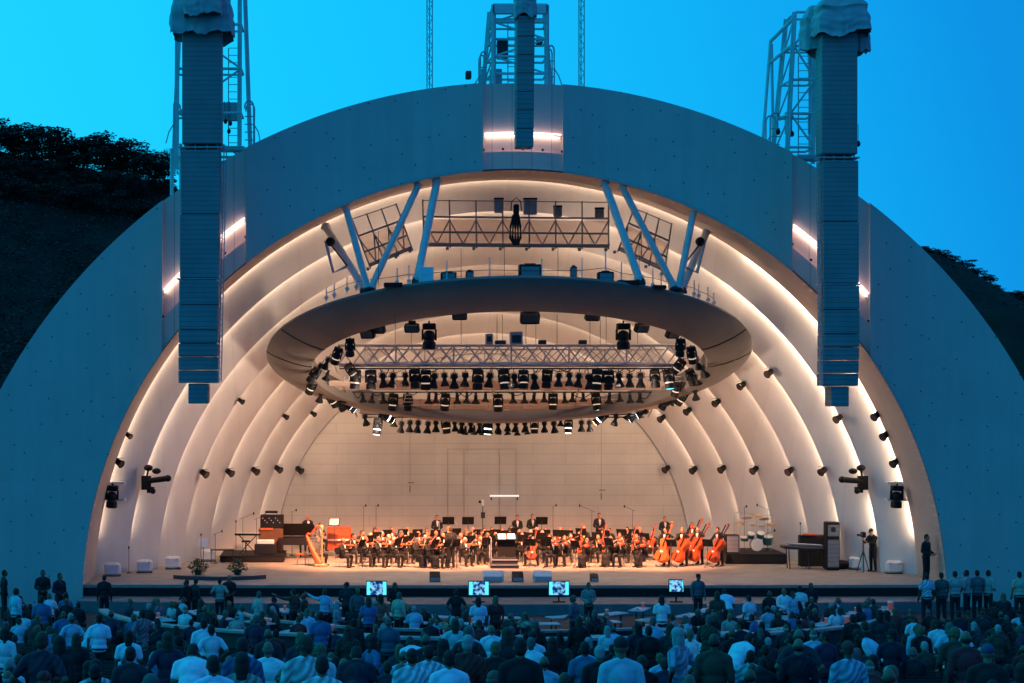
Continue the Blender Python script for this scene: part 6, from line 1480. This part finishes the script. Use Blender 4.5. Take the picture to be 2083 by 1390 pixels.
# people one can pick out in the photograph: px, top of head py, pose, shirt, hair, style, turn, distance
NOT = [
 (87, 1159, 'hands_front', 'black', 'dark', 'short_hair', .3, 70.0), (121, 1166, 'hands_front', 'navy', 'dark', 'short_hair', .8, 69.0), (8, 1157, 'stand', 'black', 'dark', 'short_hair', 2.0, 69.5), (32, 1195, 'stand', 'pale blue', 'dark', 'short_hair', 2.4, 62), (212, 1170, 'stand', 'black', 'dark', 'short_hair', B, 70.0),
 (85, 1212, 'stand_short', 'blue', 'dark', 'short_hair', B, 52), (176, 1232, 'bend', 'pale blue', 'dark', 'short_hair', B - .6, 48), (202, 1247, 'stand_short', 'bright white', 'dark', 'short_hair', B, 47.5), (118, 1272, 'bend', 'blue', 'brown', 'short_hair', B + .5, 40), (112, 1290, 'stand_short', 'grey', 'brown', 'short_hair', B, 34.5),
 (262, 1284, 'stand_short', 'bright white', 'dark', 'long_hair', B, 36.5), (290, 1240, 'hips', 'pink', 'dark', 'short_hair', B + .6, 47), (415, 1258, 'stand_short', 'bright white', 'dark', 'short_hair', B, 43), (386, 1326, 'bend', 'bright white', 'dark', 'short_hair', B, 25.5), (434, 1334, 'stand_short', 'bright white', 'dark', 'short_hair', B + .2, 26.5), (492, 1330, 'stand', 'cream', 'dark', 'long_hair', B, 25),
 (265, 1316, 'stand', 'dark grey', 'dark', 'short_hair', B, 27.5), (155, 1290, 'stand', 'black', 'brown', 'long_hair', B, 34), (380, 1180, 'turned', 'black', 'dark', 'short_hair', B + .8, 69), (397, 1177, 'turned', 'dark grey', 'dark', 'short_hair', B - .8, 69.4), (447, 1177, 'hips', 'cream', 'dark', 'short_hair', B, 69.6), (466, 1170, 'hands_front', 'black', 'white', 'fringe_hair', .2, 70.3),
 (525, 1203, 'turned', 'cream', 'grey', 'short_hair', B - .9, 62.5), (597, 1198, 'point', 'brown', 'dark', 'short_hair', -2.4, 64.5), (660, 1198, 'point', 'pale blue', 'brown', 'short_hair', B, 64), (705, 1185, 'turned', 'dark grey', 'dark', 'short_hair', B, 67), (727, 1196, 'stand', 'grey', 'fair', 'short_hair', .3, 64.5), (773, 1210, 'turned', 'orange', 'dark', 'long_hair', B, 60), (750, 1215, 'stand_short', 'blue', 'brown', 'long_hair', B, 58.5), (811, 1205, 'stand', 'cream', 'grey', 'short_hair', B - .7, 62), (803, 1186, 'hands_front', 'black', 'brown', 'long_hair', .4, 67),
 (928, 1199, 'hips', 'black', 'dark', 'short_hair', B, 63.5), (973, 1215, 'stand_short', 'white', 'dark', 'long_hair', B, 59), (1008, 1213, 'stand_short', 'red', 'fair', 'long_hair', B, 59.5), (652, 1244, 'stand_short', 'blue', 'dark', 'short_hair', B, 49), (790, 1257, 'stand_short', 'teal', 'grey', 'fringe_hair', B, 46.5), (926, 1260, 'hips', 'pale blue', 'brown', 'long_hair', B, 43.5), (1000, 1272, 'stand_short', 'bright white', 'grey', 'fringe_hair', B, 42),
 (545, 1306, 'stand_short', 'bright white', 'grey', 'fringe_hair', B, 26.5), (708, 1274, 'stand', 'olive', 'brown', 'long_hair', B, 40), (650, 1312, 'turned', 'white', 'fair', 'long_hair', B + .4, 33), (725, 1332, 'bend', 'navy', 'dark', 'short_hair', B, 24.5), (846, 1306, 'bend', 'bright white', 'brown', 'short_hair', B + .2, 36), (838, 1320, 'stand_short', 'bright white', 'dark', 'short_hair', B, 29.5), (872, 1313, 'stand_short', 'bright white', 'dark', 'short_hair', B, 33), (914, 1324, 'stand_short', 'bright white', 'dark', 'short_hair', B, 27), (942, 1306, 'stand_short', 'bright white', 'dark', 'short_hair', B, 33), (655, 1368, 'stand_short', 'bright white', 'dark', 'short_hair', B, 21.5),
 (1040, 1274, 'stand', 'dark grey', 'grey', 'short_hair', B, 41), (1087, 1262, 'turned', 'black', 'grey', 'short_hair', B, 45), (1080, 1297, 'stand_short', 'bright white', 'grey', 'short_hair', B - .2, 32), (1124, 1302, 'stand', 'black', 'dark', 'long_hair', B, 32), (1190, 1306, 'stand_short', 'blue', 'dark', 'short_hair', B, 28), (1220, 1314, 'stand', 'black', 'white', 'short_hair', B, 29.5), (1262, 1314, 'stand', 'black', 'white', 'short_hair', B, 29.5), (1167, 1211, 'turned', 'grey', 'grey', 'short_hair', B + 1.0, 60), (1197, 1185, 'hands_front', 'cream', 'dark', 'short_hair', .1, 67.5),
 (1346, 1212, 'stand_short', 'white', 'dark', 'long_hair', B, 60), (1420, 1168, 'stand', 'grey', 'dark', 'short_hair', .2, 70.6), (1178, 1255, 'stand', 'black', 'brown', 'long_hair', B, 47), (1320, 1274, 'stand', 'black', 'dark', 'short_hair', B, 40.5), (1402, 1279, 'hands_front', 'bright white', 'grey', 'fringe_hair', .5, 39.5), (1440, 1249, 'turned', 'olive', 'grey', 'short_hair', B - .8, 47), (1490, 1296, 'bend', 'white', 'dark', 'short_hair', B - .9, 36), (1480, 1201, 'bend', 'white', 'dark', 'short_hair', B, 64), (1524, 1211, 'stand_short', 'white', 'dark', 'short_hair', B + .5, 61), (1459, 1204, 'stand', 'olive', 'brown', 'long_hair', B, 62),
 (1565, 1202, 'stand', 'black', 'grey', 'fringe_hair', .3, 64), (1594, 1197, 'hands_front', 'bright white', 'grey', 'fringe_hair', .3, 65), (1612, 1203, 'stand', 'pale blue', 'brown', 'short_hair', .6, 64), (1627, 1192, 'stand_short', 'white', 'dark', 'short_hair', B, 65.5), (1649, 1186, 'hands_front', 'black', 'brown', 'short_hair', .2, 67),
 (1885, 1165, 'stand_short', 'white', 'dark', 'short_hair', B, 69.5), (1915, 1165, 'stand_short', 'grey', 'dark', 'short_hair', B, 69), (1943, 1162, 'stand_short', 'cream', 'dark', 'short_hair', B, 69), (1967, 1156, 'turned', 'cream', 'dark', 'short_hair', B + .8, 70), (1988, 1155, 'stand_short', 'grey', 'dark', 'short_hair', B, 69), (2010, 1153, 'hands_front', 'cream', 'dark', 'short_hair', B - 1, 70), (2074, 1163, 'stand_short', 'cream', 'dark', 'short_hair', B, 68),
 (1655, 1281, 'stand_short', 'pale blue', 'white', 'fringe_hair', B, 38), (1609, 1290, 'stand_short', 'red', 'dark', 'short_hair', B, 36), (1800, 1284, 'bend', 'pale blue', 'dark', 'short_hair', B + 1.0, 37), (1942, 1288, 'turned', 'white', 'dark', 'short_hair', B + .9, 36), (1968, 1234, 'bend', 'white', 'dark', 'short_hair', B + .8, 48), (1738, 1324, 'sit', 'dark grey', 'grey', 'short_hair', B, 28), (1735, 1250, 'stand', 'black', 'dark', 'short_hair', B, 48), (1790, 1242, 'stand', 'dark grey', 'dark', 'long_hair', B, 50)]
for px, py, p, sh, hair, style, rz, Y0 in NOT:
    Y = Y0 if Y0 else 40
    # keep the measured distance but let size settle the head height
    zh = WZ(py, Y) - zg(min(Y, 71)); hh = 1.74 if not p.startswith('sit') and p != 'bend' else 1.29 if p.startswith('sit') else 1.50
    sc = max(.93, min(1.09, zh / hh))
    if p != 'bend' and abs(zh / hh - sc) > .02:
        Y = solveY(py, hh * sc, max(20, Y - 9), min(71, Y + 9))
    sd = random.Random(px)
    audience(px, Y, p, sh, hair, style, rz, 'jacket' if sh in ('black', 'dark grey') else 'shirt', None if px not in (1420, 705) else (.015, .015, .017), sc, extra='picked')
# seated and standing people filling the curved rows
def free(x, Y, dx=.5, dy=.8): return all(abs(x - a) > dx or abs(Y - b) > dy for a, b in placed)
dark = ['black', 'black', 'black', 'black', 'dark grey', 'dark grey', 'navy', 'navy', 'brown', 'black', 'dark grey', 'purple', 'purple', 'blue', 'red', 'pale blue', 'pale blue', 'white']
rows = [22.0 + 1.5 * i for i in range(31)]
cand = []
for Yr in rows:
    x = WX(-40, Yr) + ra.uniform(0, .6)
    while x < WX(2125, Yr):
        cand.append((x + ra.uniform(-.08, .08), Yr + .010 * (x - 1) ** 2 * (1 if Yr > 40 else .4) + ra.uniform(-.12, .12))); x += .64
ra.shuffle(cand)
n_fill = 0
for x, Y in cand:
    if n_fill >= 270: break
    if Y > 53.2 and abs(x - BC.x) < 15 and (Vector((x, Y)) - BC).length < BR_ + .7: continue
    if Y > 68 or not free(x, Y, .50, .8) or ra.random() < .22 + .02 * (Y - 22) * (Y < 52): continue
    dw = (Vector((x, Y)) - BC).length - BR_
    if Y < 70 and 0 < dw < 3.4 and ra.random() < .72: continue
    px = (x - CX) * F / Y + 714
    if px < -25 or px > 2105: continue
    stand_ok = ra.random() < (.30 if dw > 6 else 0)
    p = ra.choice(['stand', 'turned', 'hands_front', 'hips']) if stand_ok else ra.choice(['sit', 'sit', 'sit_short'])
    audience(px, Y, p, ra.choice(dark), ra.choice(['dark', 'dark', 'dark', 'brown', 'brown', 'grey', 'white', 'fair']), ra.choice(['short_hair', 'short_hair', 'long_hair', 'fringe_hair']), B + ra.uniform(-.35, .35) + (ra.choice([-1.2, 1.2]) if ra.random() < .1 else 0), s=ra.uniform(.94, 1.05), extra='fill', cap=ra.choice([(.02, .02, .025), (.25, .04, .04), (.05, .07, .14)]) if ra.random() < .09 else None); n_fill += 1
# people seated at the box tables
n_box = 0
for i, (x, Y, z, a) in enumerate(tabs):
    for q in (-1, 1):
        for side_ in (-.34, .34):
            if n_box >= 84 or ra.random() < .36: continue
            rx, ry = x + q * .62 * math.cos(a) + side_ * math.sin(a), Y + q * .62 * math.sin(a) - side_ * math.cos(a)
            if not free(rx, ry, .42, .5): continue
            px = (rx - CX) * F / ry + 714
            d = Vector((x - rx, Y - ry)); rz = math.atan2(d.x, -d.y)
            audience(px, ry, ra.choice(['sit_table', 'sit', 'sit_short']), ra.choice(dark + ['cream', 'pale blue', 'pink', 'orange', 'white']), ra.choice(['dark', 'brown', 'grey', 'white', 'fair']), ra.choice(['short_hair', 'long_hair', 'fringe_hair']), rz + ra.uniform(-.3, .3), s=ra.uniform(.95, 1.04)); n_box += 1
# about 300 people stay individuals: the players, those picked out, the diners and the nearest rows; the smaller rest is one crowd
fill = sorted([d for d in queue if d['extra'] == 'fill'], key=lambda d: d['Y'])
keep = max(60, 360 - N_PEOPLE - (len(queue) - len(fill)))
rest = fill[keep:]; rid = set(id(d) for d in rest); queue = [d for d in queue if id(d) not in rid]
import numpy as np
_lo = {}
def lowres(me):
    if me.name not in _lo:
        o = D.objects.new('tmp', me); COL.objects.link(o); dm = o.modifiers.new('d', 'DECIMATE'); dm.ratio = .22
        q = D.meshes.new_from_object(o.evaluated_get(bpy.context.evaluated_depsgraph_get())); D.objects.remove(o)
        co = np.empty(len(q.vertices) * 3, 'f'); q.vertices.foreach_get('co', co); q.calc_loop_triangles()
        tr = np.empty(len(q.loop_triangles) * 3, 'i'); q.loop_triangles.foreach_get('vertices', tr)
        _lo[me.name] = (co.reshape(-1, 3), tr.reshape(-1, 3)); D.meshes.remove(q)
    return _lo[me.name]
cm, mi_of, VS, TS, MI, off = [], {}, [], [], [], 0
def slot(kind, name, col):
    k = kind + '_' + name
    if k not in mi_of: mi_of[k] = len(cm); cm.append(mat('crowd_' + k.replace(' ', '_'), col, .85, var=.15, scale=14, bump=.3 if kind == 'shirt' else 0))
    return mi_of[k]
for d in rest:
    P_ = POSES[d['p']]; M_ = np.array(T(d['x'], d['Y'], d['z'], d['rz'], d['s']))
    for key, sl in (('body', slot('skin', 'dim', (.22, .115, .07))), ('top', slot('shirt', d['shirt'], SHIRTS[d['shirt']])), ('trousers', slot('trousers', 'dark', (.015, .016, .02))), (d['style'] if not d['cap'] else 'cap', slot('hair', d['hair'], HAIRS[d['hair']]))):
        v, t_ = lowres(P_[key]); VS.append(v @ M_[:3, :3].T + M_[:3, 3]); TS.append(t_ + off); MI.append(np.full(len(t_), sl, 'i')); off += len(v)
if rest:
    VS, TS, MI = np.concatenate(VS), np.concatenate(TS), np.concatenate(MI)
    me = D.meshes.new('crowd'); me.vertices.add(len(VS)); me.vertices.foreach_set('co', VS.astype('f').ravel()); me.loops.add(TS.size); me.loops.foreach_set('vertex_index', TS.astype('i').ravel())
    me.polygons.add(len(TS)); me.polygons.foreach_set('loop_start', np.arange(0, TS.size, 3, dtype='i')); me.polygons.foreach_set('material_index', MI); me.polygons.foreach_set('use_smooth', np.ones(len(TS), bool))
    for m_ in cm: me.materials.append(m_)
    me.update(calc_edges=True); me.validate()
    o = D.objects.new('crowd', me); COL.objects.link(o); tag(o, 'small distant spectators filling the upper rows and both sides', 'crowd', kind='stuff')
print('people', N_PEOPLE, 'queue', len(queue), 'rest', len(rest))
# names for everybody: look first, then a landmark, then depth
def row_word(Y):
    return 'by the stage' if Y > 66.5 else 'inside the box circle' if Y > 57 else 'along the curved wall' if Y > 50 else 'in the middle rows' if Y > 41 else 'in the lower rows' if Y > 31 else 'in the lowest rows'
def lab_of(d, lvl):
    sh = d['shirt']; base = 'person with ' + (HW[d['style']] % d['hair'] if not d['cap'] else {.02: 'a dark cap', .25: 'a red cap', .05: 'a navy cap'}.get(d['cap'][0], 'a dark cap')) + ' in ' + sh + ' ' + d['garment']
    pw = {'standing with hands in front': 'standing', 'standing hands on hips': 'standing', 'pointing with one arm': 'pointing', 'standing with head turned': 'turning', 'bending forward': 'bending', 'seated leaning': 'leaning', 'seated at table': 'seated'}.get(PW[d['p']], PW[d['p']])
    if lvl == 0: return '%s, %s %s' % (base, pw, row_word(d['Y']))
    return '%s, %s, %s' % (base, pw, place_words(d['px'], d['Y']))
from collections import Counter
c0 = Counter(lab_of(d, 0) for d in queue); c1 = Counter(lab_of(d, 1) for d in queue)
final = {}
for d in queue:
    a, b = lab_of(d, 0), lab_of(d, 1)
    if c1[b] == 1: lb = b
    elif c0[a] == 1: lb = a
    else: lb = '%s-shirted %s person %s, %s' % (d['shirt'], {'sit': 'seated', 'sit_short': 'leaning', 'sit_table': 'dining'}.get(d['p'], 'standing'), row_word(d['Y']), place_words(d['px'], d['Y']))
    k = final.get(lb, 0); final[lb] = k + 1
    if k: lb = ('second ' if k == 1 else 'third ') + lb
    g = 'spectators standing or seated before the stage'
    mx = T(d['x'], d['Y'], d['z'] , d['rz'], d['s'])
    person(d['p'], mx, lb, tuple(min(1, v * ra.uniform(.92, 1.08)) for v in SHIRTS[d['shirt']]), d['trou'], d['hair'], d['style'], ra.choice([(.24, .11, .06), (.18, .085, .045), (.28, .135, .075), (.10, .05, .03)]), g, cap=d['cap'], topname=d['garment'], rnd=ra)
# bench rows
def bench_len(x0, x1, Y): return x1 - x0
for i, Yr in enumerate(rows[:20]):
    x0, x1 = WX(-120, Yr), WX(2200, Yr); n = 24
    if Yr > 52: continue
    yy = lambda x: Yr + .010 * (x - 1) ** 2 * (1 if Yr > 40 else .4) - .05
    t = empty('bench', ((x0 + x1) / 2, Yr, 0), 'dark curved bench, %s row up from the bottom of the picture' % ORD[i], 'bench', 'curved bench rows')
    def strip(prof):
        m = MB(); vs = []; k = len(prof)
        for j in range(n + 1):
            x = x0 + (x1 - x0) * j / n; y = yy(x)
            for dy, dz in prof: vs.append((x - (x0 + x1) / 2, y + dy - Yr, zg(y) + dz))
        m.add(vs, [(j * k + q, j * k + (q + 1) % k, (j + 1) * k + (q + 1) % k, (j + 1) * k + q) for j in range(n) for q in range(k)] + [tuple(range(k)), tuple(range(n * k, n * k + k))]); return m
    SEAT = mat('bench_wood', (.022, .019, .018), .8, var=.3, scale=6)
    strip([(-.22, .40), (.22, .40), (.22, .44), (-.22, .44)]).build('seat', SEAT, t)
    strip([(-.30, .50), (-.27, .50), (-.27, .80), (-.30, .80)]).build('backrest', SEAT, t)
    strip([(-.06, 0), (.06, 0), (.06, .40), (-.06, .40)]).build('support', CONCD, t)
